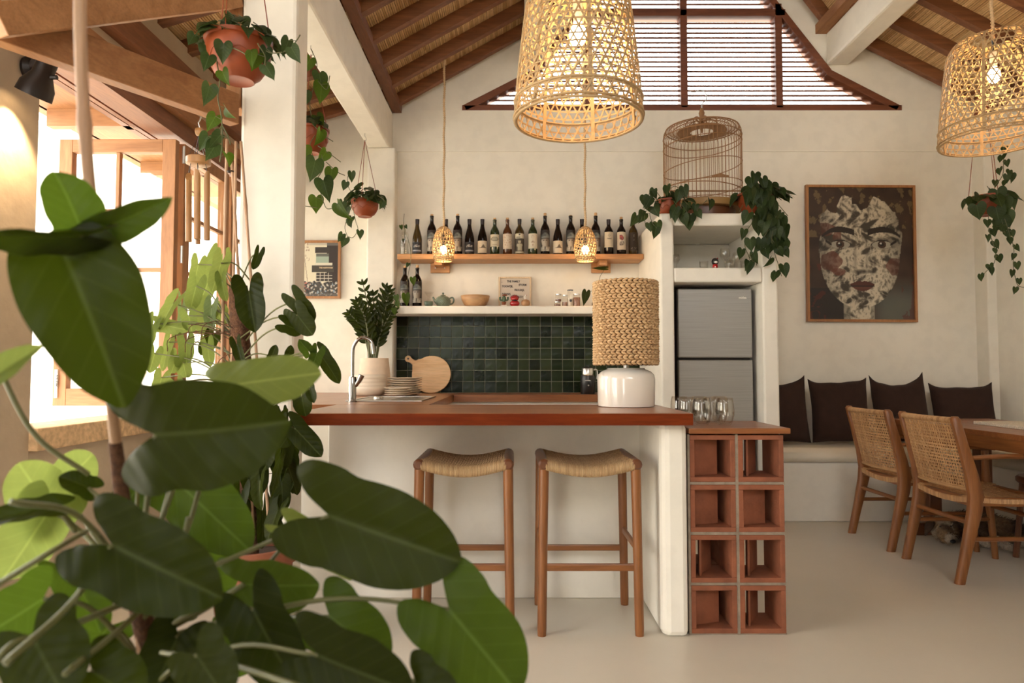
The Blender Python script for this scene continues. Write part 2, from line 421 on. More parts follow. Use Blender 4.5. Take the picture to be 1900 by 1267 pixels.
zw = 3.169
wallb = MB()
wallb.prism([(-2.1, 0), (1.364, 0), (1.364, zw), (-.40, zw), (.17, 3.50), (1.364, 5.1), (1.364, 5.75), (.17, 3.97), (-.96, 3.33), (-2.1, 2.98)], 'y', YW, YW + .2)
wallb.prism([(XR + .2, 0), (1.364, 0), (1.364, zw), (3.128, zw), (2.558, 3.50), (1.364, 5.1), (1.364, 5.75), (2.558, 3.97), (XR + .2, 3.2)], 'y', YW, YW + .2)
wall_back = S('wall_back', wallb, m_wall)
S('trim_1', MB().box((-.955, YW - .012, 2.835), (XR, YW + .01, zw)), m_wall)       # the slightly proud ring beam
S('wall_right', MB().box((XR, -3, 0), (XR + .2, YW + .2, 3.3)), m_wall)
S('trim_2', MB().box((XR - .07, YW - .14, 0), (XR + .01, YW + .01, 3.1)), m_wall, bevel=.01)     # slim pilaster in the corner
S('wall_left', MB().box((XL - .15, 2.7, 0), (XL, YW + .1, .77)).box((XL - .15, 2.7, 2.56), (XL, YW + .1, 2.97)), m_conc)
S('trim_3', MB().box((XL - .2, 2.69, .765), (XL + .04, YW, .855)), m_stone, bevel=.005)           # window sill
S('wall_pier', MB().box((XL - .2, 2.2, 0), (XL + .005, 2.7, 2.97)), m_conc, bevel=.01)
# pilaster on back wall and column + beams
S('trim_4', MB().box((-1.131, YW - .13, 0), (-.915, YW + .01, 2.83)), m_white, bevel=.012)
S('column', MB().box((-1.205, 2.98, 0), (-.958, 3.15, 3.3)), m_white, bevel=.018)
S('beam', MB().box((-1.131, -2.9, 2.83), (-.955, YW, 3.145)), m_white, bevel=.015)
S('beam', MB().box((2.53, -2.9, 3.54), (2.71, YW, 3.80)), m_white, bevel=.02)
S('beam', MB().box((.09, -2.9, 3.56), (.25, YW, 3.80)), m_white, bevel=.02)
S('wall_left_light_block', MB().box((XL - .15, -3, 0), (XL, .7, 2.97)), m_wall)  # unseen wall, added to cut daylight from the near left side
S('wall_front_light_block', MB().box((-1.2, -3.1, 0), (XR + .2, -2.9, 3.0)).box((2.9, -3.1, 3.0), (XR + .2, -2.9, 3.8)), m_wall)  # unseen wall behind the camera, added to limit light, left open above

# ---------------- roof: deck, bamboo matting, rafters
def roof(name, a, b, mat_rafters=m_rafter, y0=-3.2, y1=YW + .02):
    a = Vector((a[0], 0, a[1])); b = Vector((b[0], 0, b[1])); d = (b - a); L = d.length; d.normalize()
    n = Vector((d.z, 0, -d.x));  n = n if n.z < 0 else -n       # points down into the room
    mb = MB()
    ang = math.atan2(d.z, d.x)
    rot = Euler((0, -ang, 0)).to_matrix()
    c = (a + b) / 2 - n * .06
    mb.cbox((c.x, (y0 + y1) / 2, c.z), (L + .04, y1 - y0, .06), rot)
    deck = S('ceiling', mb, m_deck)
    sl = MB(); k = int(L / .0145); r2 = random.Random(int(a.x * 100) + 5)
    for i in range(k):
        p = a + d * ((i + .5) * L / k); y = y1 - .01 - r2.random() * .8
        ys = [y1 - .01]
        while y > max(y0, .4): ys.append(y); y -= .5 + r2.random() * .9
        ys.append(max(y0, .4))
        for q in range(len(ys) - 1):
            o = n * (-.016 + r2.random() * .007)
            sl.cbox((p.x + o.x, (ys[q] + ys[q + 1]) / 2, p.z + o.z), (.0118, abs(ys[q] - ys[q + 1]) - .003, .007), rot)
    m = sl.build('bamboo_matting', m_bamboo, deck); m['kind'] = 'stuff'
    me = None; y = 5.31; i = 0
    while y > .6:
        if me is None:
            q = MB(); c = (a + b) / 2 + n * .035
            q.cbox((c.x, y, c.z), (L, .058, .085), rot)
            o = q.build('rafter', mat_rafters, deck, bevel=.004); me = o.data; base = o
        else:
            o = inst('rafter', me, deck, Matrix.Translation(Vector((0, y - 5.31, 0)) + abs_loc(deck)))
        y -= .34
    return deck
roof('ceiling_kitchen', (-.93, 3.245), (.19, 3.885))
roof('ceiling_left', (-2.9, 2.72), (-.99, 3.30))
roof('ceiling_ridge', (.19, 3.885), (1.365, 5.45))
roof('ceiling_ridge', (1.365, 5.45), (2.53, 3.90))
roof('ceiling_right', (2.53, 3.885), (XR + .12, 3.19))
S('purlin', MB().box((-.955, .3, 3.147), (-.885, YW, 3.215)), m_darky)
S('purlin', MB().box((2.45, .3, 3.80), (2.54, YW, 3.875)), m_beamy)
S('purlin', MB().box((.25, .3, 3.80), (.30, YW, 3.875)), m_darky)
S('purlin', MB().box((XR - .06, .3, 3.10), (XR, YW, 3.17)), m_darky)
S('eave_beam', MB().box((-2.78, .4, 2.60), (-2.70, YW + 1, 2.76)), m_beamy)

# ---------------- louvred gable window
win = thing('window_1', None, None, (1.364, YW, zw)); win['kind'] = 'structure'; ROOTLOC['window_1'] = Vector(win.location)
def wl(z):   # half width of the opening at height z
    h = 1.764 if z <= zw else (1.764 - (z - zw) / .331 * .57 if z < 3.5 else 1.194 * (1 - (z - 3.5) / 1.6))
    return max(h, 0)
yf0, yf1 = YW - .012, YW + .10
def slat_frame(a, b, t=.055, y0=yf0, y1=yf1, name='window_frame'):
    m = MB(); a = Vector((a[0], 0, a[1])); b = Vector((b[0], 0, b[1])); d = (b - a).normalized(); ang = math.atan2(d.z, d.x)
    c = (a + b) / 2; m.cbox((c.x, (y0 + y1) / 2, c.z), ((b - a).length, y1 - y0, t), Euler((0, -ang, 0)).to_matrix())
    return m.build(name, m_winw, win, bevel=.004)
slat_frame((-.40, zw + .022), (3.128, zw + .022), .045)
slat_frame((-.38, zw + .02), (.19, 3.485)); slat_frame((3.10, zw + .02), (2.54, 3.485))
slat_frame((.18, 3.485), (1.37, 5.06)); slat_frame((2.55, 3.485), (1.36, 5.06))
for x in (.60, 1.385, 2.15):
    m = MB(); zt = 3.5 + (1.194 - abs(x - 1.364)) / 1.194 * 1.6
    m.box((x - .028, yf0, zw + .02), (x + .028, yf1, zt)); m.build('mullion', m_winw, win, bevel=.004)
m = MB(); m.box((1.364 - wl(3.97), yf0, 3.945), (1.364 + wl(3.97), yf1, 4.0)); m.build('transom', m_winw, win, bevel=.004)
z = zw + .065; pit = .0398; xs = [-9, .60, 1.385, 2.15, 9]; rotl = Euler((R(24), 0, 0)).to_matrix()
while z < 4.9:
    if abs(z - 3.972) > .035:
        h = wl(z) - .02; lo, hi = 1.364 - h, 1.364 + h
        for i in range(4):
            a = max(lo, xs[i] + .028); b = min(hi, xs[i + 1] - .028)
            if b - a > .03:
                m = MB(); m.cbox(((a + b) / 2, YW + .05, z), (b - a, .050, .0145), rotl); m.build('louvre_slat', m_winw, win)
    z += pit

# ---------------- tiles on the back wall, above the worktop
p = .0873; x0 = -.912
tm = MB().box((-p / 2 + .0021, -.006, -p / 2 + .0021), (p / 2 - .0021, .006, p / 2 - .0021))
gb = MB().box((x0, YW - .010, .905), (1.006, YW + .01, 1.525)); gb.build('grout_bed', m_grout, wall_back)
proto = None
for j in range(7):
    for i in range(22):
        c = Vector((x0 + (i + .5) * p, YW - .012 - rnd.random() * .002, .912 + (j + .5) * p))
        if c.x > 1.0: continue
        M = Matrix.Translation(c) @ Euler((R(rnd.uniform(-1.2, 1.2)), 0, R(rnd.uniform(-1.6, 1.6)))).to_matrix().to_4x4()
        if proto is None:
            o = tm.build('tile', m_tile, None, loc=(0, 0, 0), bevel=.002); proto = o.data
            o.parent = wall_back; o.location = (0, 0, 0); o.matrix_basis = Matrix.Translation(-abs_loc(wall_back)) @ M
        else:
            o = inst('tile', proto, wall_back, M)
            b = o.modifiers.new('bevel', 'BEVEL'); b.width = .002; b.segments = 2

# ---------------- plaster shelf, niche tower, bar walls, bench (all built in)
S('plaster_shelf', MB().box((-.925, 5.13, 1.512), (1.01, YW + .01, 1.572)), m_white, bevel=.008)
tx0, tx1, ty0 = 1.006, 1.80, 4.6; ox0, ox1 = 1.098, 1.695
t = MB()
t.box((tx0, ty0, 0), (ox0, YW, 2.155)); t.box((ox1, ty0, 0), (tx1, YW, 2.155))
t.box((ox0, ty0, 2.068), (ox1, YW, 2.155)); t.box((ox0, ty0, 1.682), (ox1, YW, 1.782))
t.box((ox0, YW - .12, 1.782), (ox1, YW, 2.068)); t.box((ox0, YW - .04, 0), (ox1, YW, 1.682))
tower = S('wall_niche', t, m_white, bevel=.012)
b = MB()
b.box((-.885, 3.30, 0), (.62, 3.42, .862)); S('wall_bar', b, m_white, bevel=.006)
S('wall_bar_end', MB().prism([(.612, 3.42), (.612, 2.86), (.625, 2.82), (.72, 2.82), (.722, 3.42)], 'z', 0, .862), m_white, bevel=.022)
S('wall_kitchen_left', MB().box((-1.24, 3.43, 0), (-.50, 3.50, .838)).box((-.60, 3.43, 0), (-.50, YW, .838)), m_white)
S('cabinet_wall', MB().box((-.5, 4.92, 0), (1.006, 4.96, .862)), m_white)
S('wall_bench', MB().box((1.80, 4.95, 0), (XR, YW, .425)), m_white, bevel=.01)
S('wall_bench_right', MB().box((3.34, .5, 0), (XR, 4.95, .425)), m_white, bevel=.01)

# ---------------- outside: neighbour building
nb = thing('neighbour_building', 'cream building with a scalloped eave seen outside the open window', 'building', (-7, 9.3, 0)); 
m_nb = plain('cream_render', (.80, .77, .70, 1), .9, var=.04, vscale=1)
MB().box((-14, 9.0, -.1), (-2.2, 9.3, 4.3)).build('wall', m_nb, nb)
MB().prism([(8.6, 4.36), (8.6, 4.44), (11.5, 6.4), (11.5, 6.3)], 'x', -14.3, -2.0).build('roof', m_nb, nb)
sc_ = MB()
for i in range(70): sc_.lathe([(.001, -.08), (.075, -.03), (.08, .06)], 8, (-14 + i * .17, 8.62, 4.33))
o = sc_.build('eave_tiles', m_nb, nb); o['kind'] = 'stuff'
for x in (-8.6, -7.4, -5.0):
    f = MB().box((x, 8.96, 1.0), (x + .7, 9.0, 2.4)).build('window', m_pale, nb)
    MB().box((x + .08, 8.95, 1.08), (x + .62, 8.965, 2.32)).build('pane', m_nb, f)
S('garden_wall', MB().box((-14, -6, -.1), (-9, 9, 3.0)), m_nb)

# ---------------- folding window panels in the left wall
def panel(root, a, b, z0, z1, pw=.075, th=.045, nx=3, nz=4):
    # a glazed timber panel standing on the line a-b (xy); parts: frame members, glazing bars, panes
    a = Vector((a[0], a[1], 0)); b = Vector((b[0], b[1], 0)); d = (b - a); L = d.length; d.normalize(); ang = math.atan2(d.y, d.x)
    rot = Euler((0, 0, ang)).to_matrix()
    def bx(u0, u1, w0, w1, t, name, mat):
        c = a + d * ((u0 + u1) / 2); m = MB(); m.cbox((c.x, c.y, (w0 + w1) / 2), (u1 - u0, t, w1 - w0), rot)
        return m.build(name, mat, root, bevel=.003 if t > .01 else 0)
    bx(0, pw, z0, z1, th, 'stile', m_beamz); bx(L - pw, L, z0, z1, th, 'stile', m_beamz)
    bx(pw, L - pw, z1 - pw, z1, th, 'rail', m_beamw); bx(pw, L - pw, z0, z0 + pw * 1.3, th, 'rail', m_beamw)
    gx = [pw + (L - 2 * pw) * i / nx for i in range(nx + 1)]; gz = [z0 + pw * 1.3 + (z1 - z0 - pw * 2.3) * i / nz for i in range(nz + 1)]
    for x in gx[1:-1]: bx(x - .011, x + .011, gz[0], gz[-1], th * .7, 'glazing_bar', m_beamz)
    for zz in gz[1:-1]: bx(pw, L - pw, zz - .011, zz + .011, th * .7, 'glazing_bar', m_beamw)
    for i in range(nx):
        for j in range(nz): bx(gx[i] + .008, gx[i + 1] - .008, gz[j] + .008, gz[j + 1] - .008, .003, 'pane', m_pane)
w1 = thing('window_panel', 'glazed timber window panel folded open outside beyond the foreground leaves', 'window', (-2.2, 3.87, .9), 'folding window panels')
panel(w1, (-2.585, 3.87), (XL - .02, 3.87), .885, 2.405, nx=2)
MB().box((-2.570, 3.838, .93), (-2.553, 3.848, 1.09)).build('lock_strip', m_ceram, w1)
lk = MB().tube([(-2.56, 3.84, 1.19), (-2.56, 3.82, 1.19), (-2.555, 3.815, 1.3)], .005, 6).build('handle', m_steel, w1)
def text(body, size, M, mat, parent, name='lettering', ext=.0006, align='LEFT'):
    cu = bpy.data.curves.new(name, 'FONT'); cu.body = body; cu.size = size; cu.extrude = ext; cu.align_x = align; cu.resolution_u = 3; cu.offset = size * .028
    t = bpy.data.objects.new('tmp', cu); col.objects.link(t); bpy.context.view_layer.update()
    me = bpy.data.meshes.new_from_object(t.evaluated_get(bpy.context.evaluated_depsgraph_get()))
    bpy.data.objects.remove(t); bpy.data.curves.remove(cu); me.name = name; me.materials.clear(); me.materials.append(mat)
    return inst(name, me, parent, M)
def TM(loc, w=1.0, rz=0):     # upright text facing -Y
    return Matrix.Translation(loc) @ Matrix.Rotation(rz, 4, 'Z') @ Matrix.Rotation(R(90), 4, 'X') @ Matrix.Diagonal((w, 1, 1, 1))
text('Anti Slider', .016, Matrix.Translation((-2.558, 3.836, 1.06)) @ Matrix.Rotation(R(90), 4, 'X') @ Matrix.Rotation(R(-90), 4, 'Z'), m_black, w1)
w2 = thing('window_panel', 'glazed timber window panel hinged beside the wind chime', 'window', (XL - .03, 4.2, .9), 'folding window panels')
panel(w2, (XL - .03, 3.93), (XL - .03, 4.56), .885, 2.405, nx=1)
w3 = thing('window_panel', 'narrow slice of the last timber window panel next to the white column', 'window', (XL - .03, 4.9, .9), 'folding window panels')
panel(w3, (XL - .03, 4.60), (XL - .03, 5.25), .885, 2.405, nx=1)
for zz in (1.2, 1.75, 2.33):
    MB().lathe([(.008, -.05), (.008, .05)], 8, (XL + .0, 3.90, zz)).build('hinge', m_steel, w2)
S('window_header', MB().box((XL - .16, 2.2, 2.43), (XL - .02, YW, 2.53)), m_darky)
S('trim_5', MB().box((XL - .06, 2.2, 2.53), (XL + .03, YW, 2.60)), m_beamy)
S('trim_6', MB().box((XL - .005, 2.2, 2.66), (XL + .07, YW, 2.80)), m_darky)
S('trim_7', MB().box((XL - .36, 2.2, 2.50), (XL - .32, YW, 2.53)).box((XL - .25, 2.2, 2.46), (XL - .22, YW, 2.49)), m_darky)
S('soffit', MB().box((-2.72, 2.0, 2.60), (XL - .16, YW + .5, 2.615)), m_beamy)
for y in (2.9, 3.9, 4.9):
    S('soffit_bracket', MB().box((-2.70, y, 2.50), (XL - .1, y + .06, 2.60)), m_beamw)
# timber tie from the pier to the column, post beside the column, sloping strut
def tim(name, a, b, wx, wz, mat, **k): return S(name, MB().bar(a, b, wx, wz), mat, bevel=.004, **k)
tim('timber_beam', at(-10, 40, 2.18), at(436, 204, 2.96), .06, .135, m_beamy)
tim('timber_beam', at(-10, 38, 2.1), at(436, -8, 2.97), .06, .10, m_beamw)
S('timber_post', MB().box((-1.275, 2.99, 2.25), (-1.208, 3.09, 3.25)), m_beamz, bevel=.004)

# ================================================================ KITCHEN BAR AND FURNITURE
def solid(name, label, cat, mb, mat, group=None, **k):
    return tag(mb.build(name, mat, **k), label, cat, group)

# worktop: one continuous U of teak boards on the low walls
wt = thing('worktop', 'long reddish teak U-shaped kitchen bar top on white plaster walls', 'countertop', (0, 3.1, .862))
zt0, zt1 = .862, .911
MB().box((-.892, 2.752, zt0), (.728, 3.47, zt1)).build('bar_top', m_top, wt, bevel=.004)
MB().box((-.888, 2.747, zt0 + .001), (.726, 2.752, zt1 - .002)).build('front_edge', m_teakx, wt)
for i in range(6):
    a = -1.64 + i * .2035
    MB().box((a, 4.2 if i < 2 else 3.472, zt0), (a + .2015, YW - .13 if a > -1.2 else YW, zt1)).build('board', m_top, wt)
for i in range(3):
    MB().box((-.417, 4.88 + i * .173, zt0), (1.004, 4.88 + i * .173 + .171, zt1)).build('board', m_top, wt)

# bar stools
def make_stool(cx, y0, y1, w, label, lean):
    t = thing('bar_stool', label, 'stool', (cx, (y0 + y1) / 2, 0), 'bar stools under the worktop')
    h = w / 2; zs = .695
    X = {-1: cx - h, 1: cx + h}
    for sx in (-1, 1):
        for (y, sy) in ((y0, -1), (y1, 1)):
            foot = Vector((X[sx] + sx * .004, y + sy * .004, 0)); top = Vector((X[sx] - sx * .006, y - sy * .004, zs + .005))
            m = MB(); m.tube([foot, foot.lerp(top, .04), foot.lerp(top, .55), top], [.0175, .019, .0195, .0215], 12); m.build('leg', m_teakz, t, smooth='auto')
    for sx in (-1, 1):
        m = MB(); m.tube([(X[sx] - sx * .005, y0 - .022, zs), (X[sx] - sx * .005, y0 - .014, zs), (X[sx] - sx * .005, y1 + .014, zs), (X[sx] - sx * .005, y1 + .022, zs)], [.015, .024, .024, .015], 12)
        m.build('seat_rail', m_knob, t, smooth='auto')
    for (y, z, wd) in ((y0, .275, .03), (y1, .262, .028)):
        m = MB(); m.bar((X[-1], y, z), (X[1], y, z), .016, wd); m.build('rung', m_rail, t, bevel=.005)
    for sx in (-1, 1):
        m = MB(); m.bar((X[sx], y0, .345), (X[sx], y1, .345), .016, .028); m.build('rung', m_teaky, t, bevel=.005)
    # woven cord seat: saddle that dips in the middle
    def sag(u): return -.030 * math.sin(PI * u) ** 1.0
    ya, yb = y0 - .020, y1 + .020; xa, xb = X[-1] + .012, X[1] - .012
    m = MB(); n = 64
    for i in range(n):
        u = (i + .5) / n; x = xa + (xb - xa) * u; z = zs + .014 + sag(u); pts = []
        for (yy, zz) in ((ya + .028, -.032), (ya + .006, -.034), (ya - .002, -.022), (ya + .002, -.003), (ya + .014, .008)): pts.append((x, yy, z + zz))
        for k in range(1, 13):
            v = k / 13; pts.append((x, ya + (yb - ya) * v, z + .006 - .006 * math.sin(PI * v) + .0022 * (1 if (k + i // 2) % 2 else -1)))
        for (yy, zz) in ((yb - .014, .008), (yb - .002, -.003), (yb + .002, -.022), (yb - .006, -.034)): pts.append((x, yy, z + zz))
        m.tube(pts, (xb - xa) / n * .52, 5, False)
    m.build('cord_wrap', m_cord, t, smooth=True, kind='stuff')
    m = MB(); n = 26
    for i in range(n):
        v = (i + .5) / n; y = ya + .012 + (yb - ya - .024) * v
        m.tube([(xa + (xb - xa) * u, y, zs + .014 + sag(u) + .004 - .006 * math.sin(PI * v) + .003 * (1 if (k + i) % 2 else -1)) for k, u in enumerate([q / 32 for q in range(33)])], .0042, 4, False)
    m.build('cord_weave', m_cord, t, smooth=True, kind='stuff')
    return t
make_stool(-.200, 2.845, 3.21, .378, 'left bar stool, teak with woven cord seat, half hidden by a big leaf', 0)
make_stool(.322, 2.845, 3.21, .392, 'right bar stool, teak with woven cord seat, in full view beside the bar end wall', 0)

# terracotta block plinth with its own board
bs = thing('block_plinth', 'open shelf of stacked terracotta blocks under a wooden board at the bar end', 'shelf', (.93, 3.03, 0))
bx0, by = .731, 2.846; pw_, ph_ = .2005, .2055
for c in range(2):
    for r_ in range(4):
        x = bx0 + c * pw_ + .006; z = .006 + r_ * ph_; W, H, D, T = .188, .193, .19, .020
        m = MB()
        m.box((x, by, z), (x + W, by + D, z + T)); m.box((x, by, z + H - T), (x + W, by + D, z + H))
        m.box((x, by, z + T), (x + T, by + D, z + H - T)); m.box((x + W - T, by, z + T), (x + W, by + D, z + H - T))
        flip = (c, r_) in ((1, 3), (1, 1), (1, 0), (0, 1))
        zi0, zi1 = z + T, z + H - T
        if not flip:   # web runs from the left front back towards the right, slit left open on the right
            m.prism([(x + T, by + .05), (x + T, by + .038), (x + .135, by + .075), (x + .135, by + D - .01), (x + .127, by + D - .01), (x + .127, by + .082)], 'z', zi0, zi1)
        else:
            m.prism([(x + .040, by + .025), (x + .050, by + .025), (x + .054, by + .05), (x + .125, by + .15), (x + .118, by + .158), (x + .044, by + .06)], 'z', zi0, zi1)
        m.build('block', m_clay, bs, bevel=.002)
m = MB()
m.box((bx0 - .003, by + .003, .0), (bx0 + .006, by + .18, 4 * ph_ - .004)); m.box((bx0 + pw_ - .006, by + .003, 0), (bx0 + pw_ + .006, by + .18, 4 * ph_ - .004))
for r_ in range(4): m.box((bx0, by + .006, r_ * ph_ - .006 if r_ else 0), (bx0 + 2 * pw_ - .003, by + .18, r_ * ph_ + .006))
m.build('mortar_joint', m_mortar, bs)
for c in range(2):      # second row of blocks behind, carrying the back of the board
    x = bx0 + c * pw_ + .003
    if c == 0:
        for r_ in range(4):
            z = .004 + r_ * ph_; m = MB()
            m.box((x, by + .21, z), (x + .193, by + .38, z + .018)); m.box((x, by + .21, z + .179), (x + .193, by + .38, z + .197))
            m.box((x, by + .21, z + .018), (x + .018, by + .38, z + .179)); m.box((x + .175, by + .21, z + .018), (x + .193, by + .38, z + .179))
            m.build('block', m_clay, bs)
MB().box((.729, 2.825, .822), (1.148, 3.25, .845)).build('board', m_top, bs, bevel=.003)

# glasses on the plinth board
def tumbler_prof(r, h): return [(r * .55, 0), (r * .62, .001), (r * .80, h * .12), (r * .98, h * .36), (r, h * .5), (r * .93, h * .8), (r * .83, h), (r * .80, h), (r * .90, h * .8), (r * .965, h * .5), (r * .94, h * .37), (r * .76, h * .15), (r * .5, .006), (.0005, .005)]
tm_ = None
GL = [(1299, 788, 'stemless wine glass at the front of the plinth board, left of the frontmost one'), (1341, 788, 'frontmost stemless wine glass, nearest the right edge of the plinth board'),
      (1322, 782, 'stemless wine glass peeking between the two front glasses on the plinth'), (1283, 778, 'stemless wine glass behind the front pair, touching the worktop corner'),
      (1266, 775, 'leftmost stemless wine glass, partly behind the bar top corner'), (1308, 776, 'stemless wine glass in the back row on the plinth board'), (1330, 777, 'stemless wine glass at the right of the back row on the plinth')]
for i, (px, py, lb) in enumerate(GL):
    q = atz(px, py, .8455); q.y += .043; q.z = .8455
    if q.x < .778: q.x = .778
    if tm_ is None: o = MB().lathe(tumbler_prof(.041, .118), 28, (0, 0, 0), cap=False).build('wine_glass', m_glass, loc=(0, 0, 0), smooth=True); tm_ = o.data
    else: o = inst('wine_glass', tm_, None, Matrix.Identity(4))
    o.location = q; GLs = [q] if i == 0 else GLs + [q]
    tag(o, lb, 'glass', 'stemless glasses on the plinth')
# spread them so that none touch
pos = [(.832, 3.00), (.930, 2.995), (.903, 3.09), (.790, 3.085), (.776, 3.175), (.868, 3.18), (.962, 3.178)]
k = 0
for o in list(col.objects):
    if o.name.startswith('wine_glass'):
        if k < len(pos): o.location = (pos[k][0] + .02 * 0, pos[k][1], .8455)
        k += 1

# table lamp
tl = thing('table_lamp', 'table lamp with braided water hyacinth shade on a white glazed jar', 'lamp', (.545, 3.27, .911))
c = (.545, 3.27); zb = .911
MB().lathe([(.125, 0), (.133, .004), (.135, .03), (.137, .13), (.133, .152), (.118, .168), (.092, .178), (.088, .184), (.085, .184), (.001, .183)], 48, (c[0], c[1], zb)).build('base', m_ceram, tl, smooth='auto')
MB().lathe([(.012, .18), (.012, .30)], 12, (c[0], c[1], zb)).build('stem', m_steel, tl)
tilt = Euler((0, R(1.5), 0)).to_matrix()
rows = 17; zz0, zz1 = zb + .198, zb + .597; rs = .150
m = MB().lathe([(rs - .005, zz0), (rs - .005, (zz0 + zz1) / 2), (rs - .005, zz1)], 40, (c[0], c[1], 0), cap=False); m.build('shade_liner', m_coir, tl)  # liner coloured dark brown to stand in for shade between the braids
MB().lathe([(.02, zz1 - .01), (rs - .012, zz1 - .008), (rs - .012, zz1 - .001)], 40, (c[0], c[1], 0), cap=False).build('shade_ring', m_steel, tl)
rh = (zz1 - zz0) / rows; nk = 38
for r_ in range(rows):
    m = MB(); z = zz0 + (r_ + .5) * rh
    for k in range(nk):
        for s_ in (-1, 1):
            a = 2 * PI * (k + (.35 * rnd.random() * 0 + .5 if r_ % 3 == 1 else (.2 if r_ % 3 else 0))) / nk
            rr = rs + rnd.uniform(-.002, .002)
            M3 = (Matrix.Rotation(a, 3, 'Z') @ Matrix.Rotation(R(s_ * 20), 3, 'X'))
            m.ball((c[0] + rr * math.cos(a), c[1] + rr * math.sin(a), z + s_ * rh * .235), (.0088, .0165, .0066), 7, M3)
    m.build('braid_row', m_hyac, tl, smooth=True, kind='stuff')

# dining table, chairs, bench cushions
dt = thing('dining_table', 'long teak dining table beside the plaster bench', 'table', (3.0, 3.8, 0))
for i in range(5): MB().box((2.605 + i * .142, 2.6, .722), (2.605 + i * .142 + .1405, 4.76, .752)).build('board', m_teaky if False else m_top, dt, bevel=.002)
MB().box((2.61, 2.62, .655), (2.64, 4.74, .722)).build('apron', m_teaky, dt); MB().box((3.28, 2.62, .655), (3.31, 4.74, .722)).build('apron', m_teaky, dt)
for y in (4.55, 2.9):
    for x in (2.76, 3.10): MB().box((x, y, .08), (x + .08, y + .08, .722)).build('leg', m_knob, dt, bevel=.004)
    MB().box((2.66, y - .01, 0), (3.28, y + .09, .08)).build('foot', m_knob, dt, bevel=.01)
wb = solid('serving_board', 'pale speckled stone board lying on the dining table', 'board', MB().box((2.86, 3.1, .7525), (3.14, 4.25, .772)), plain('terrazzo', (.62, .54, .42, 1), .5, var=.25, vscale=120), bevel=.003)
st = thing('low_stool', 'dark round-topped stool under the far side of the dining table', 'stool', (3.05, 3.9, 0))
MB().lathe([(.15, .44), (.16, .45), (.16, .47), (.15, .48)], 28, (3.05, 3.9, 0)).build('seat', m_knob, st, smooth='auto')
for sx in (-1, 1):
    for sy in (-1, 1): MB().tube([(3.05 + sx * .12, 3.9 + sy * .12, 0), (3.05 + sx * .09, 3.9 + sy * .09, .44)], .016, 8).build('leg', m_knob, st)

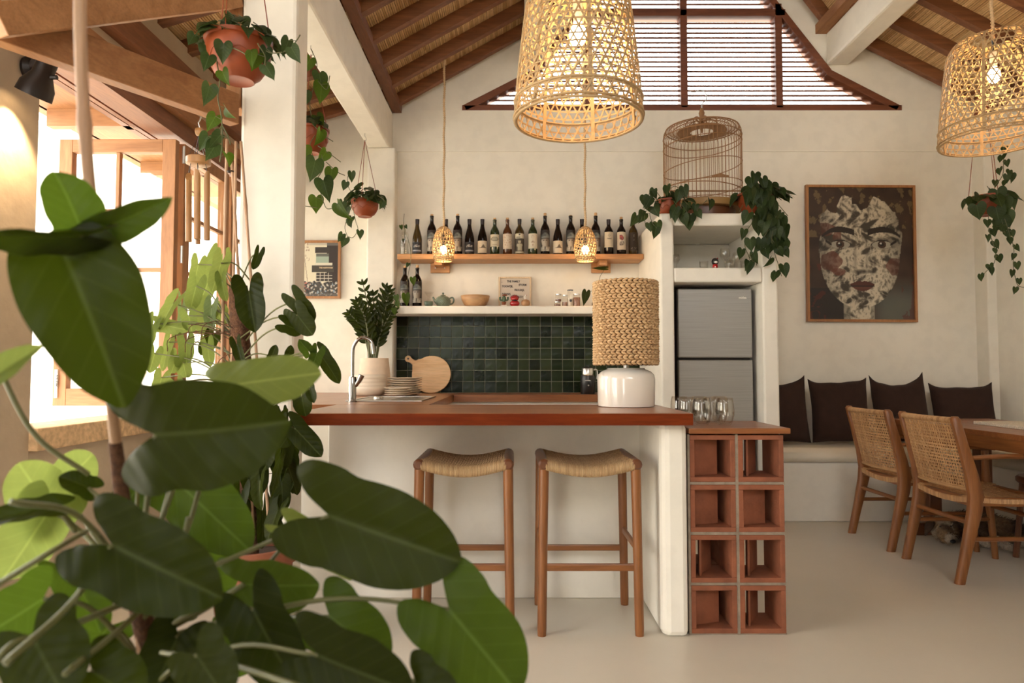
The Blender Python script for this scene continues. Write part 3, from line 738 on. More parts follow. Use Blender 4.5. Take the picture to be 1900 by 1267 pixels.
def weave(m, fn, nrm, nu, nv, wu, wv, th, seg=10, amp=.0012):
    for i in range(nu):
        u = (i + .5) / nu; ps = []; ns = []
        for k in range(seg + 1):
            v = k / seg; n_ = nrm(u, v); ps.append(Vector(fn(u, v)) + n_ * amp * (1 if (i + k) % 2 else -1)); ns.append(n_)
        m.ribbon(ps, ns, wu, th)
    for j in range(nv):
        v = (j + .5) / nv; ps = []; ns = []
        for k in range(seg + 1):
            u = k / seg; n_ = nrm(u, v); ps.append(Vector(fn(u, v)) + n_ * amp * (-1 if (j + k) % 2 else 1)); ns.append(n_)
        m.ribbon(ps, ns, wv, th)
def make_chair(x0, yc, label):
    t = thing('dining_chair', label, 'chair', (x0, yc, 0), 'dining chairs at the teak table')
    h = .235
    def post(y):
        m = MB(); prof = [(0, 0, .020, .030), (.035, .15, .021, .033), (.085, .36, .023, .045), (.095, .44, .023, .050), (.075, .55, .022, .042), (.035, .70, .020, .034), (.0, .835, .019, .030), (-.002, .848, .012, .018)]
        vs = []; n = 12
        for (x, z, a, b) in prof:
            for k in range(n):
                q = 2 * PI * k / n; cx_ = math.copysign(abs(math.cos(q)) ** .7, math.cos(q)); sy_ = math.copysign(abs(math.sin(q)) ** .7, math.sin(q))
                vs.append((x0 + x + b * cx_ * .8, y + a * sy_, z))
        fs = [(i * n + j, i * n + (j + 1) % n, (i + 1) * n + (j + 1) % n, (i + 1) * n + j) for i in range(len(prof) - 1) for j in range(n)]
        fs += [tuple(range(n - 1, -1, -1)), tuple((len(prof) - 1) * n + j for j in range(n))]
        m.add(vs, fs); m.build('back_post', m_teakz, t, smooth='auto')
    for s_ in (-1, 1):
        y = yc + s_ * h; post(y)
        m = MB(); m.tube([(x0 + .515, y, 0), (x0 + .495, y, .25), (x0 + .475, y, .42), (x0 + .47, y, .62)], [.017, .020, .023, .019], 10); m.build('leg', m_teakz, t, smooth='auto')
        MB().bar((x0 + .09, y, .415), (x0 + .48, y, .41), .028, .045).build('seat_rail', m_rail, t, bevel=.005)
        MB().tube([(x0 + .06, y, .635), (x0 + .25, y, .645), (x0 + .47, y, .638), (x0 + .53, y, .630)], [.014, .017, .019, .012], 10, flat=.8).build('armrest', m_rail, t, smooth='auto')
        MB().tube([(x0 + .05, y, .245 - .02), (x0 + .50, y, .245 - .02)], .012, 8).build('stretcher', m_rail, t, smooth='auto')
    MB().tube([(x0 + .066, yc - h, .305), (x0 + .066, yc + h, .305)], .013, 8).build('stretcher', m_teaky, t, smooth='auto')
    MB().tube([(x0 + .492, yc - h, .305), (x0 + .492, yc + h, .305)], .013, 8).build('stretcher', m_teaky, t, smooth='auto')
    MB().bar((x0 + .085, yc - h, .41), (x0 + .085, yc + h, .41), .03, .045).build('seat_rail', m_teaky, t, bevel=.005)
    MB().bar((x0 + .475, yc - h, .41), (x0 + .475, yc + h, .41), .03, .045).build('seat_rail', m_teaky, t, bevel=.005)
    # woven backrest: bows back a little between the posts
    def bx_(v): return .085 - .088 * v + .0
    def fb(u, v):
        z = .475 + .345 * v; return (x0 + .078 * (1 - v) + .0 - .028 * math.sin(PI * u), yc - h + 2 * h * u, z)
    nb_ = lambda u, v: Vector((-.97, 0, -.2))
    m = MB(); weave(m, fb, nb_, 28, 20, .0098, .0098, .003, 16); m.build('woven_back', m_cane, t, kind='stuff')
    m = MB(); m.tube([fb(k / 12, 1.02) for k in range(13)], .012, 8); m.tube([fb(k / 12, -.01) for k in range(13)], .010, 8)
    for k in range(44): m.tube([Vector(fb((k + q / 8 * 1.0) / 44.5, 1.02)) + Vector((.0135 * math.cos(q * 2 * PI / 8), 0, .0135 * math.sin(q * 2 * PI / 8))) for q in range(9)], .0035, 4, False)
    m.build('wrapped_rail', m_cane, t, smooth=True, kind='stuff')
    def fs_(u, v): return (x0 + .08 + .41 * u, yc - h + 2 * h * v, .442 - .022 * math.sin(PI * v) - .010 * math.sin(PI * u))
    m = MB(); weave(m, fs_, lambda u, v: Vector((0, 0, 1)), 28, 32, .0108, .0108, .003, 16)
    for k in range(60):
        u = k / 60
        for s_ in (-1, 1):
            v = 0 if s_ < 0 else 1; p0 = Vector(fs_(u, v))
            m.tube([p0, p0 + Vector((0, s_ * .014, -.006)), p0 + Vector((0, s_ * .016, -.026)), p0 + Vector((0, s_ * .004, -.034))], .0036, 4, False)
        p0 = Vector(fs_(0, u)); m.tube([p0, p0 + Vector((-.014, 0, -.008)), p0 + Vector((-.012, 0, -.032))], .004, 4, False)
    m.build('woven_seat', m_cane, t, kind='stuff')
    return t
make_chair(2.272, 4.38, 'farther of the two cane-backed teak armchairs at the dining table')
make_chair(2.275, 3.755, 'nearer of the two cane-backed teak armchairs at the dining table')

# bench pads and brown cushions
def pad(name, lo, hi, label, mat=m_seatc):
    m = MB(); nx = 40; ny = 14
    x0, y0, z0 = lo; x1, y1, z1 = hi
    def f(u, v):
        x = x0 + (x1 - x0) * u; y = y0 + (y1 - y0) * v
        e = min(u * (x1 - x0), (1 - u) * (x1 - x0), v * (y1 - y0), (1 - v) * (y1 - y0)); rr = .03
        d = 0 if e > rr else (rr - math.sqrt(max(0, rr * rr - (rr - e) ** 2)))
        return (x, y, z1 - d + .004 * noise.noise(Vector((x * 6, y * 5, 0))) + .006 * abs(noise.noise(Vector((x * 22, y * 6, 3)))))
    m.sheet(nx * 2, ny, f); m.box((x0 + .001, y0 + .001, z0), (x1 - .001, y1 - .001, z1 - .028))
    return tag(m.build(name, mat, smooth=True), label, 'cushion', 'cream bench pads')
pad('bench_pad', (1.82, 4.935, .427), (3.26, YW - .003, .525), 'cream seat pad on the plaster bench along the back wall')
pad('bench_pad', (3.325, 2.6, .427), (XR - .002, YW - .16, .525), 'cream seat pad on the plaster bench along the right wall')
def cushion(cx, cy, w_, h_, rz, lean, label, corner=.03, sag=.02, skew=0.0):
    m = MB(); n = 18; T = .075
    def f(side):
        def g(u, v):
            a, b = 2 * u - 1, 2 * v - 1
            px_ = a * w_ / 2 * (1 - .06 * (1 - b * b) * abs(a)); pz = h_ / 2 + b * h_ / 2 * (1 - .05 * (1 - a * a))
            if b > 0: pz += skew * a * b + .006 * noise.noise(Vector((a * 2.2, cx * 3, 0))) * b * 3 + corner * (.6 + .8 * (noise.noise(Vector((round(a) * 3.1, cx * 5, 1))) + .5)) * abs(a) ** 5 * b - sag * (1 - a * a) * b
            th = T * max(0, (1 - a ** 4) * (1 - b ** 4)) ** .5 + .003
            wr = .006 * noise.noise(Vector((a * 3 + cx * 7, b * 3, side * 2)))
            return (px_, side * (th + wr), pz)
        return g
    for s_ in (-1, 1): m.sheet(n, n, f(s_))
    M = Matrix.Translation((cx, cy, .545)) @ Matrix.Rotation(rz, 4, 'Z') @ Matrix.Rotation(lean, 4, 'X')
    m.v = [tuple(M @ Vector(p)) for p in m.v]
    # close the rim
    k = (n + 1) * (n + 1); rim = [i for i in range(n + 1)] + [(i + 1) * (n + 1) - 1 for i in range(1, n + 1)] + [k - 1 - i for i in range(1, n + 1)] + [(n - i) * (n + 1) for i in range(1, n)]
    for i in range(len(rim)): a, b = rim[i], rim[(i + 1) % len(rim)]; m.f.append((a, b, b + k, a + k))
    return tag(m.build('cushion', m_brown, smooth=True), label, 'cushion', 'dark brown cushions on the bench')
cushion(2.02, 5.13, .44, .46, R(3), R(-10), 'dark brown cushion nearest the niche tower, cut off by its edge', .03, .01, .02)
cushion(2.475, 5.14, .44, .47, R(-2), R(-9), 'dark brown cushion, second from the niche tower, behind the farther chair', .02, .012)
cushion(2.935, 5.13, .43, .48, R(4), R(-10), 'dark brown cushion with two peaked corners, third from the niche tower', .05, .03, .012)
cushion(3.40, 5.12, .45, .43, R(-8), R(-12), 'dark brown cushion in the corner of the bench, lowest of the row', .03, .0)

# fridge in its niche
fr = thing('fridge', 'brushed steel two-door fridge inside the plaster niche', 'fridge', (1.41, 5.05, 0))
MB().box((1.150, 4.76, .03), (1.662, 5.33, 1.655)).build('body', m_blackm, fr, bevel=.005)
MB().box((1.150, 4.715, 1.172), (1.664, 4.758, 1.652)).build('door', m_brush, fr, bevel=.008)
MB().box((1.150, 4.715, .06), (1.664, 4.758, 1.158)).build('door', m_brush, fr, bevel=.008)
text('midea', .022, TM((1.572, 4.7145, 1.582)), m_ceram, fr, 'badge')
for x in (1.19, 1.62):
    for y in (4.82, 5.27): MB().lathe([(.02, 0), (.02, .03)], 10, (x, y, 0)).build('foot', m_black, fr)

# sink, tap
sk = thing('kitchen_sink', 'stainless inset sink with drainer on the left worktop', 'sink', (-.70, 4.1, .911))
m = MB(); m.box((-.925, 3.80, .9112), (-.50, 3.83, .918)); m.box((-.925, 4.47, .9112), (-.50, 4.50, .918)); m.box((-.925, 3.83, .9112), (-.90, 4.47, .918)); m.box((-.525, 3.83, .9112), (-.50, 4.47, .918))
m.build('rim', m_steel, sk, bevel=.002)
m = MB(); m.box((-.90, 3.83, .9114), (-.525, 4.47, .9135))
for i in range(9): m.box((-.70 + i * .018, 3.86, .9135), (-.693 + i * .018, 4.44, .916))
m.build('drainer', m_steel, sk, kind='stuff')
m = MB().lathe([(.03, .9135), (.028, .925), (.02, .93), (.001, .93)], 16, (-.80, 4.1, 0)); m.build('plug', m_steel, sk, smooth=True)
tp = thing('kitchen_tap', 'tall chrome swan-neck tap standing behind the bar top', 'tap', (-.873, 3.77, .911))
MB().lathe([(.026, .911), (.026, .916), (.021, .918), (.021, 1.045), (.019, 1.05)], 20, (-.873, 3.74, 0)).build('body', m_chrome, tp, smooth='auto')
pts = spline([(-.873, 3.74, 1.04), (-.873, 3.74, 1.16), (-.868, 3.74, 1.215), (-.838, 3.74, 1.258), (-.80, 3.74, 1.262), (-.768, 3.74, 1.235), (-.757, 3.74, 1.175)], 8)
MB().tube(pts, .0095, 12).build('spout', m_chrome, tp, smooth='auto')
MB().tube([(-.857, 3.74, 1.0), (-.835, 3.735, 1.03), (-.822, 3.735, 1.058)], [.012, .015, .017], 12).build('lever', m_chrome, tp, smooth='auto')

# crockery
def stack(name, label_fn, cat, x, y, z, prof, pitch, n, mat, group):
    o0 = None
    for i in range(n):
        if o0 is None: o = MB().lathe(prof, 36, (0, 0, 0), cap=False).build(name, mat, loc=(0, 0, 0), smooth=True); o0 = o
        else: o = inst(name, o0.data, None, Matrix.Identity(4))
        o.location = (x + rnd.uniform(-.0015, .0015), y + rnd.uniform(-.0015, .0015), z + i * pitch); tag(o, label_fn(i), cat, group)
plate = lambda r: [(.001, 0), (r * .62, 0), (r * .66, .002), (r * .93, .011), (r, .0125), (r, .0150), (r * .93, .0140), (r * .66, .006), (.001, .005)]
ordn = ['bottom', 'second', 'third', 'fourth', 'fifth', 'sixth', 'seventh', 'eighth', 'ninth']
zc = .9115
stack('plate', lambda i: 'cream dinner plate, %s from the bottom of the tall stack behind the side plates' % ordn[i] if i else 'cream dinner plate at the bottom of the tall stack behind the side plates', 'plate', -.758, 4.83, zc, plate(.122), .0155, 8, m_plate, 'stack of dinner plates')
stack('side_plate', lambda i: 'small cream side plate, %s from the bottom of the short front stack' % ordn[i] if i else 'small cream side plate at the bottom of the short front stack', 'plate', -.768, 4.612, zc, plate(.092), .0145, 4, m_plate, 'stack of side plates')
bowlp = lambda r, h: [(.001, 0), (r * .75, 0), (r * .93, h * .25), (r, h * .65), (r * .99, h), (r * .96, h), (r * .95, h * .65), (r * .88, h * .3), (r * .7, .006), (.001, .006)]
stack('bowl', lambda i: ['cream stoneware bowl at the bottom of the nested bowls by the tap', 'cream stoneware bowl, second of the nested bowls by the tap', 'cream stoneware bowl, third of the nested bowls by the tap', 'cream stoneware bowl on top of the nested bowls by the tap'][i], 'bowl', -.985, 4.72, zc, bowlp(.112, .068), .026, 4, m_plate, 'nested bowls')
# chopping board leaning on the tiles
cb = thing('chopping_board', 'round wooden chopping board with a short handle leaning on the green tiles', 'board', (-.62, 5.2, .911))
q = at(798, 698, 5.2); out = []
rb = .150; rr = .026
ang0 = math.atan2((1.199 - q.z), (-.805 - q.x)); hc = Vector((-.808, 0, 1.165))
ang0 = math.atan2(hc.z - q.z, hc.x - q.x)
for k in range(44):
    a = ang0 + R(24) + (2 * PI - R(48)) * k / 43; out.append((q.x + rb * math.cos(a), q.z + rb * math.sin(a)))
hd = Vector((math.cos(ang0), math.sin(ang0))); sdv = Vector((-hd.y, hd.x)); hx = Vector((hc.x, hc.z))
for t_, w_ in ((-.055, -.020), (-.03, -.017), (-.01, -.022)): pp = hx + hd * t_ + sdv * w_; out.append((pp.x, pp.y))
for k in range(11):
    a = math.atan2(-sdv.y, -sdv.x) + PI * k / 10; out.append((hx.x + .026 * math.cos(a), hx.y + .026 * math.sin(a)))
for t_, w_ in ((-.01, .022), (-.03, .017), (-.055, .020)): pp = hx + hd * t_ + sdv * w_; out.append((pp.x, pp.y))
m = MB().prism(out, 'y', 0, .016); mz = min(p[2] for p in m.v)
Mx = Matrix.Translation((0, 5.235, .914)) @ Matrix.Rotation(R(-17), 4, 'X') @ Matrix.Translation((0, 0, -mz))
m.v = [tuple(Mx @ Vector(p)) for p in m.v]; m.build('blade', m_board, cb, bevel=.003)
h = MB().lathe([(.001, 0), (.008, 0)], 16, (0, 0, 0), cap=False, m=Matrix.Rotation(R(90), 3, 'X')); h.v = [tuple(Mx @ (Vector(p) + Vector((hx.x, -.0006, hx.y)))) for p in h.v]; h.build('hanging_hole', m_black, cb)
# milk frother and glass
kt = thing('milk_frother', 'black and steel milk frother by the green tiles behind the table lamp', 'appliance', (.57, 5.1, .911))
q = (.562, 5.08, .911)
MB().lathe([(.050, 0), (.053, .004), (.054, .12), (.049, .138)], 28, q).build('body', m_black, kt, smooth='auto')
MB().lathe([(.049, .138), (.043, .145), (.043, .188), (.040, .192)], 28, q).build('jug', m_steel, kt, smooth='auto')
MB().lathe([(.042, .192), (.038, .199), (.012, .203), (.010, .208), (.001, .21)], 24, q).build('lid', m_black, kt, smooth='auto')
MB().tube(spline([(q[0] + .045, q[1], q[2] + .182), (q[0] + .068, q[1], q[2] + .178), (q[0] + .072, q[1], q[2] + .14), (q[0] + .066, q[1], q[2] + .11)], 5), .005, 8).build('handle', m_steel, kt, smooth=True)
text('NESPRESSO', .0085, TM((q[0] - .026, q[1] - .0555, q[2] + .098)), m_ceram, kt, 'badge')
MB().lathe([(.005, 0), (.006, .002)], 12, (q[0], q[1] - .054, q[2] + .065), m=Matrix.Rotation(R(90), 3, 'X')).build('button', m_steel, kt)
q = at(1106, 733, 5.05); o = MB().lathe([(.024, 0), (.028, .03), (.033, .08), (.0315, .08), (.026, .03), (.021, .006), (.001, .006)], 20, (0, 0, 0), cap=False).build('glass', m_glass, loc=(0, 0, 0), smooth=True); o.location = (q.x + .035, 5.05, .9115); tag(o, 'small ribbed drinking glass between milk frother and lamp', 'glass')

# framed pictures -------------------------------------------------
def print_grid(w_, h_, nx, ny, fn, M):
    m = MB(); vs = []; cs = []
    for j in range(ny + 1):
        for i in range(nx + 1):
            u, v = i / nx, j / ny; vs.append(M @ Vector(((u - .5) * w_, 0, v * h_))); cs.append(fn(u, v))
    fs = [(j * (nx + 1) + i, j * (nx + 1) + i + 1, (j + 1) * (nx + 1) + i + 1, (j + 1) * (nx + 1) + i) for j in range(ny) for i in range(nx)]
    m.add(vs, fs, cs); return m
def lerp3(a, b, t): t = max(0, min(1, t)); return tuple(x + (y - x) * t for x, y in zip(a, b))
def sm(a, b, x): t = max(0, min(1, (x - a) / (b - a))); return t * t * (3 - 2 * t)
def nz(x, y, s=0): return noise.noise(Vector((x, y, s * 7.3)))
def turb(x, y, s=0): return sum(abs(nz(x * 2 ** k, y * 2 ** k, s + k)) / 2 ** k for k in range(4))
def face_art(u, v):
    # dark ground, floral mosaic face, brows, eyes, nose, mouth
    x = (u - .50) * .78; y = v - .50; px_, py_ = u, v
    dark = lerp3((.018, .006, .003), (.05, .022, .012), .5 + .8 * nz(u * 9, v * 11))
    if v < .33 and u > .52: dark = lerp3(dark, (.16, .18, .15), .55 * sm(.36, .10, v) * sm(.52, .75, u))
    if u < .40 and v < .24: dark = (.010, .005, .005)
    red = turb(u * 5, v * 5, 3)
    if (v < .42 and (u < .16 or u > .88)) and red < .35: dark = lerp3(dark, (.10, .012, .006), .6)
    # face mask
    fx = (u - .49) / .385; fy = (v - .50) / .40
    if fy < 0: wid = math.sqrt(max(0.0, 1 - (min(1, -fy) * .97) ** 2.2)) * .98 + .0
    else: wid = 1 - .10 * fy ** 2
    inside = 1 if (abs(fx) < wid and fy > -.98) else 0
    d = (fx / max(wid, .01)) ** 2 if fy < 0 else fx * fx + (fy * .88) ** 4
    edge = 1.0 + .16 * nz(u * 14, v * 14, 1)
    crown = .86 + .035 * math.sin(u * 21) + .05 * nz(u * 16, 2, 5) + (.07 if .56 < u < .70 else 0) * (1 - abs(u - .63) / .07) + (.05 if .28 < u < .42 else 0)
    m_ = 1 if (d < (edge if fy > 0 else 1) and v < crown) else 0
    neck = v < .16 and .33 < u < .62
    if not m_ and not neck:
        t = turb(u * 11, v * 11, 2)
        if v > .62 and t > .62: return lerp3(dark, (.22, .16, .07), .5)
        return dark
    t = turb(u * 9 + .4 * math.sin(v * 30), v * 12, 4); f = turb(u * 34, v * 26, 6)
    c = lerp3((.60, .53, .40), (.05, .04, .028), sm(.30, .72, t)); c = lerp3(c, (.04, .03, .02), .7 * sm(.38, .8, f))
    if neck and not m_: return lerp3(c, (.10, .10, .08), .6)
    for (cx, cy, rx, ry) in ((.14, .68, .13, .05), (.22, .44, .10, .08), (.84, .40, .10, .07), (.28, .63, .04, .06), (.29, .36, .06, .03)):
        q = ((u - cx) / rx) ** 2 + ((v - cy) / ry) ** 2 + .5 * nz(u * 20, v * 20, 8)
        if q < 1: c = lerp3(c, (.14, .035, .018), .8)
    shade = .45 + .55 * sm(-1.0, -.5, -abs(fx)) ; c = tuple(k * shade for k in c)
    # nose shading
    for s_ in (-1, 1):
        dx = abs(u - (.50 + s_ * .055)) / .025
        if .38 < v < .60 and dx < 1: c = lerp3(c, (.07, .05, .035), .45 * (1 - dx))
    q = ((u - .50) / .10) ** 2 + ((v - .362) / .022) ** 2
    if q < 1: c = lerp3(c, (.02, .012, .008), .8 * (1 - q) + .1)
    # brows
    for s_, cx in ((-1, .285), (1, .72)):
        a = (u - cx) * s_ / .155; yy = .655 + .025 * (1 - a * a) - .03 * max(0, a) ** 2
        th = .022 * (1 - .6 * max(0, a))
        if abs(a) < 1 and abs(v - yy) < th: c = (.012, .006, .004)
    # eyes
    for s_, cx in ((-1, .305), (1, .70)):
        a = (u - cx) * s_; e = (a / .095) ** 2 + ((v - .565) / .028) ** 2
        sh = ((a - .02) / .15) ** 2 + ((v - .575) / .055) ** 2
        if sh < 1: c = lerp3(c, (.05, .035, .025), .85 * (1 - sh))
        if abs(a) < .10 and abs(v - (.565 + .030 * (1 - (a / .10) ** 2))) < .008: c = (.008, .005, .004)
        if e < 1: c = (.36, .33, .26)
        ir = (a / .040) ** 2 + ((v - .567) / .028) ** 2
        if ir < 1 and e < 1.1: c = (.05, .022, .012) if ir > .25 else (.004, .003, .003)
        if ((u - cx + .01) / .009) ** 2 + ((v - .575) / .007) ** 2 < 1: c = (.6, .6, .55)
        if 0 < a - .08 < .06 and abs(v - (.565 + (a - .08) * .5)) < .010: c = (.01, .006, .005)
    # mouth
    a = (u - .51) / .115
    if abs(a) < 1:
        up = .268 + .030 * (1 - abs(a)) ** .7 - .010 * math.exp(-(a / .12) ** 2); lo = .255 - .048 * (1 - a * a) ** .8 + .01
        if lo < v < up: c = lerp3((.07, .016, .010), (.14, .045, .03), sm(.21, .24, v) * .6 if v < .25 else .1)
        if abs(v - .253) < .004: c = (.006, .003, .002)
    return c
ap = thing('wall_art', 'large framed poster of a floral-patterned woman\'s face above the bench', 'picture', (2.735, YW - .02, 1.24))
pc = at(1596.5, 469.5, 5.375); W_, H_ = .868, 1.09
Mp = Matrix.Translation((pc.x, 5.375, pc.z - H_ / 2)) @ Matrix.Rotation(R(.35), 4, 'Y')
print_grid(W_ - .03, H_ - .03, 220, 270, face_art, Mp @ Matrix.Translation((0, -.001, .015))).build('print', m_poster, ap)
def frame(root, w_, h_, t, d, M, mat, back=True):
    for (lo, hi) in (((-w_ / 2, -d, 0), (-w_ / 2 + t, d, h_)), ((w_ / 2 - t, -d, 0), (w_ / 2, d, h_)), ((-w_ / 2 + t, -d, 0), (w_ / 2 - t, d, t)), ((-w_ / 2 + t, -d, h_ - t), (w_ / 2 - t, d, h_))):
        m = MB().box(lo, hi); m.v = [tuple(M @ Vector(p)) for p in m.v]; m.build('frame_side', mat, root, bevel=.002)
    if back:
        m = MB().box((-w_ / 2 + t, 0, t), (w_ / 2 - t, d, h_ - t)); m.v = [tuple(M @ Vector(p)) for p in m.v]; m.build('backing', m_frame, root)
frame(ap, W_, H_, .020, .017, Mp, m_frame)

def street(u, v):
    c = (.72, .66, .50)
    if v > .95 and .35 < u < .75: c = (.5, .46, .38)
    if u > .74 and v > .12: c = (.03, .018, .014) if v < .94 else (.12, .11, .10)
    if .48 < u < .80 and .80 < v < .91: c = (.035, .025, .02)
    if .50 < u < .78 and .62 < v < .80: c = (.12, .12, .10) if v > .74 else (.32, .40, .32)
    if .48 < u < .86 and .58 < v < .62: c = (.66, .62, .5)
    if .42 < u < .90 and .45 < v < .58: c = (.055, .045, .035)
    if .50 < u < .86 and .28 < v < .44:
        c = (.04, .03, .025)
        if abs((u - .50) % .09) < .012 or abs((v - .28) % .053) < .006: c = (.6, .55, .45)
    if u < .36 and v > .66: 
        if turb(u * 16, v * 16, 1) > .55: c = lerp3(c, (.20, .08, .04), .7)
    if abs(u - (.22 + (.95 - v) * .16)) < .006 and v > .25: c = (.22, .15, .10)
    if u < .16 and .15 < v < .55: c = (.50, .56, .48)
    if v < .27 + .04 * nz(u * 18, 1, 2):
        k = nz(u * 22, v * 22, 3); c = lerp3((.03, .025, .02), (.10, .09, .08), .5 + k)
        if k > .25: c = (.55, .50, .42)
        elif nz(u * 26, v * 22, 5) > .35: c = (.45, .16, .12) if u < .4 else (.25, .32, .38)
    if v < .06: c = lerp3(c, (.14, .13, .12), .7)
    return c
pp = thing('framed_photo', 'framed street photograph of a pub front beside the white column', 'picture', (-1.5, YW - .02, 1.33))
pc = at(584, 499.5, 5.375); W_, H_ = .395, .462
pr = at(632, 499, 5.375); pc.x = pr.x - W_ / 2
Mq = Matrix.Translation((pc.x, 5.375, pc.z - H_ / 2))
print_grid(W_ - .03, H_ - .03, 90, 110, street, Mq @ Matrix.Translation((0, -.001, .015))).build('print', m_print, pp)
frame(pp, W_, H_, .019, .014, Mq, m_frame)
text('THE HARWOOD', .016, TM((pc.x + .028, 5.371, pc.z + .008), .9), m_pale, pp, 'sign_lettering')

# ================================================================ LAMPS
def kagome(m, c, prof, nd, nh, w_, th, A, seg=26, r3=rnd):
    # prof: function t -> (r, z); three directions of strips, woven in and out
    def P(t, a): r_, z = prof(t); return Vector((c[0] + r_ * math.cos(a), c[1] + r_ * math.sin(a), c[2] + z))
    def Nn(t, a):
        (r0, z0), (r1, z1) = prof(max(t - .01, 0)), prof(min(t + .01, 1)); dr, dz = r1 - r0, z1 - z0
        return Vector((dz * math.cos(a), dz * math.sin(a), -dr)).normalized()
    for s_ in (-1, 1):
        for k in range(nd):
            a0 = 2 * PI * (k + (.25 if s_ > 0 else -.25)) / nd + rnd.uniform(-.012, .012); ps, ns = [], []
            for i in range(seg + 1):
                t = i / seg; a = a0 + s_ * A * t; n_ = Nn(t, a); ps.append(P(t, a) + n_ * (s_ * th * .9)); ns.append(n_)
            m.ribbon(ps, ns, w_ * rnd.uniform(.85, 1.1), th)
    for j in range(nh):
        t = (j + .5) / nh; ps, ns = [], []; o = rnd.uniform(-.004, .004)
        for i in range(49):
            a = 2 * PI * i / 48; ps.append(P(min(1, max(0, t + o * math.sin(a + j))), a)); ns.append(Nn(t, a))
        m.ribbon(ps, ns, w_ * .9, th)
def interp(tab):
    def f(t):
        for (t0, r0, z0), (t1, r1, z1) in zip(tab, tab[1:]):
            if t <= t1: k = (t - t0) / (t1 - t0); return r0 + (r1 - r0) * k, z0 + (z1 - z0) * k
        return tab[-1][1], tab[-1][2]
    return f
def bead_cord(m, a, b, r_, step):
    a, b = Vector(a), Vector(b); n = int((b - a).length / step); pts = []; rs_ = []
    for i in range(n * 2 + 1):
        pts.append(a.lerp(b, i / (2 * n)) + Vector((.0025 * math.sin(i * .21), 0, 0))); rs_.append(r_ if i % 2 else r_ * .55)
    m.tube(pts, rs_, 7)
def point(name, loc, e, c=(1, .62, .30), r_=.03, parent=None):
    l = bpy.data.lights.new(name, 'POINT'); l.energy = e; l.color = c; l.shadow_soft_size = r_
    o = bpy.data.objects.new(name, l); col.objects.link(o); o.location = loc; return o
def big_lamp(cx, cy, cz, rb, H, top, label, e):
    t = thing('pendant_lamp', label, 'lamp', (cx, cy, cz), 'large woven basket pendant lamps')
    prof = interp([(0, rb, 0), (.05, rb * 1.015, .04 * H), (.3, rb * .97, .3 * H), (.6, rb * .90, .6 * H), (.84, rb * .83, .86 * H), (.92, rb * .72, .955 * H), (1, rb * .40, 1.0 * H)])
    m = MB(); kagome(m, (cx, cy, cz), prof, 38, 19, .0072, .0022, 1.22)
    m.build('woven_shade', m_kag, t, kind='stuff')
    for z, rr, q in ((.0, 1.0, .008), (.022 * H, 1.02, .006), (.14 * H, 1.0, .008)):
        m = MB(); m.tube([(cx + rb * rr * math.cos(a), cy + rb * rr * math.sin(a), cz + z) for a in [2 * PI * i / 56 for i in range(57)]], q, 7, False, .6); m.build('hoop', m_kag, t, smooth=True)
    for k in range(7):
        a = 2 * PI * (k + .35) / 7; m = MB(); ps = []; ns = []
        for i in range(14):
            q = i / 13; r_, z = prof(q); ps.append((cx + (r_ - .006) * math.cos(a), cy + (r_ - .006) * math.sin(a), cz + z)); ns.append(Vector((math.cos(a), math.sin(a), 0)))
        m.ribbon(ps, ns, .016, .004); m.build('rib', m_kag, t)
    m = MB(); bead_cord(m, (cx, cy, cz + H * .99), (cx, cy, top), .0125, .018); m.build('beaded_cord', m_rope, t, smooth=True)
    MB().tube([(cx, cy, cz + H * .99), (cx, cy, cz + H * .80)], .006, 6).build('flex', m_black, t)
    zb_ = cz + H * .62
    MB().lathe([(.018, .06), (.02, .10), (.02, .15), (.008, .155)], 14, (cx, cy, zb_)).build('socket', m_ceram, t, smooth='auto')
    MB().ball((cx, cy, zb_ + .01), (.034, .034, .045), 14).build('bulb', m_bulb, t, smooth=True)
    point('bulb_light', (cx, cy, zb_ + .01), e, r_=.045)
q = at(1073, 224, 2.6); big_lamp(q.x, 2.6, q.z, .243, .53, 4.35, 'large basket pendant lamp over the bar, cut off by the top of the photo', 13)
q = at(1848, 262, 3.9); big_lamp(q.x, 3.9, q.z, .283, .61, 3.62, 'large basket pendant lamp over the dining table at the right edge', 14)
def small_lamp(px, label, top, Y=5.0):
    q = at(px, 484, Y); cx, cy, cz = q.x, Y, q.z
    t = thing('small_pendant', label, 'lamp', (cx, cy, cz), 'small woven pendants over the wooden shelf')
    s_ = .255
    prof = interp([(0, .060, 0), (.10, .073, .10 * s_), (.30, .082, .30 * s_), (.5, .081, .5 * s_), (.72, .068, .75 * s_), (.88, .046, .92 * s_), (1, .020, s_)])
    m = MB(); kagome(m, (cx, cy, cz), prof, 19, 12, .0060, .0016, 1.35, 20); m.build('woven_shade', m_kag, t, kind='stuff')
    m = MB()
    for z in (.0, .012, .022): r_ = prof(z / s_)[0] + .002; m.tube([(cx + r_ * math.cos(a), cy + r_ * math.sin(a), cz + z) for a in [2 * PI * i / 32 for i in range(33)]], .004, 6, False)
    m.build('hoop', m_kag, t, smooth=True, kind='stuff')
    m = MB(); bead_cord(m, (cx, cy, cz + s_ - .005), (cx, cy, top), .0105, .0165); m.build('beaded_cord', m_rope, t, smooth=True)
    MB().lathe([(.012, .10), (.014, .13), (.014, .20)], 10, (cx, cy, cz)).build('socket', m_black, t)
    MB().ball((cx, cy, cz + .085), (.026, .026, .034), 12).build('bulb', m_bulb, t, smooth=True)
    point('bulb_light', (cx, cy, cz + .085), 4, r_=.035)
small_lamp(823, 'small lit woven pendant in front of the wooden shelf, the left one', 3.47)
small_lamp(1086, 'small lit woven pendant before the wooden shelf, below the large basket lamp', 4.02)

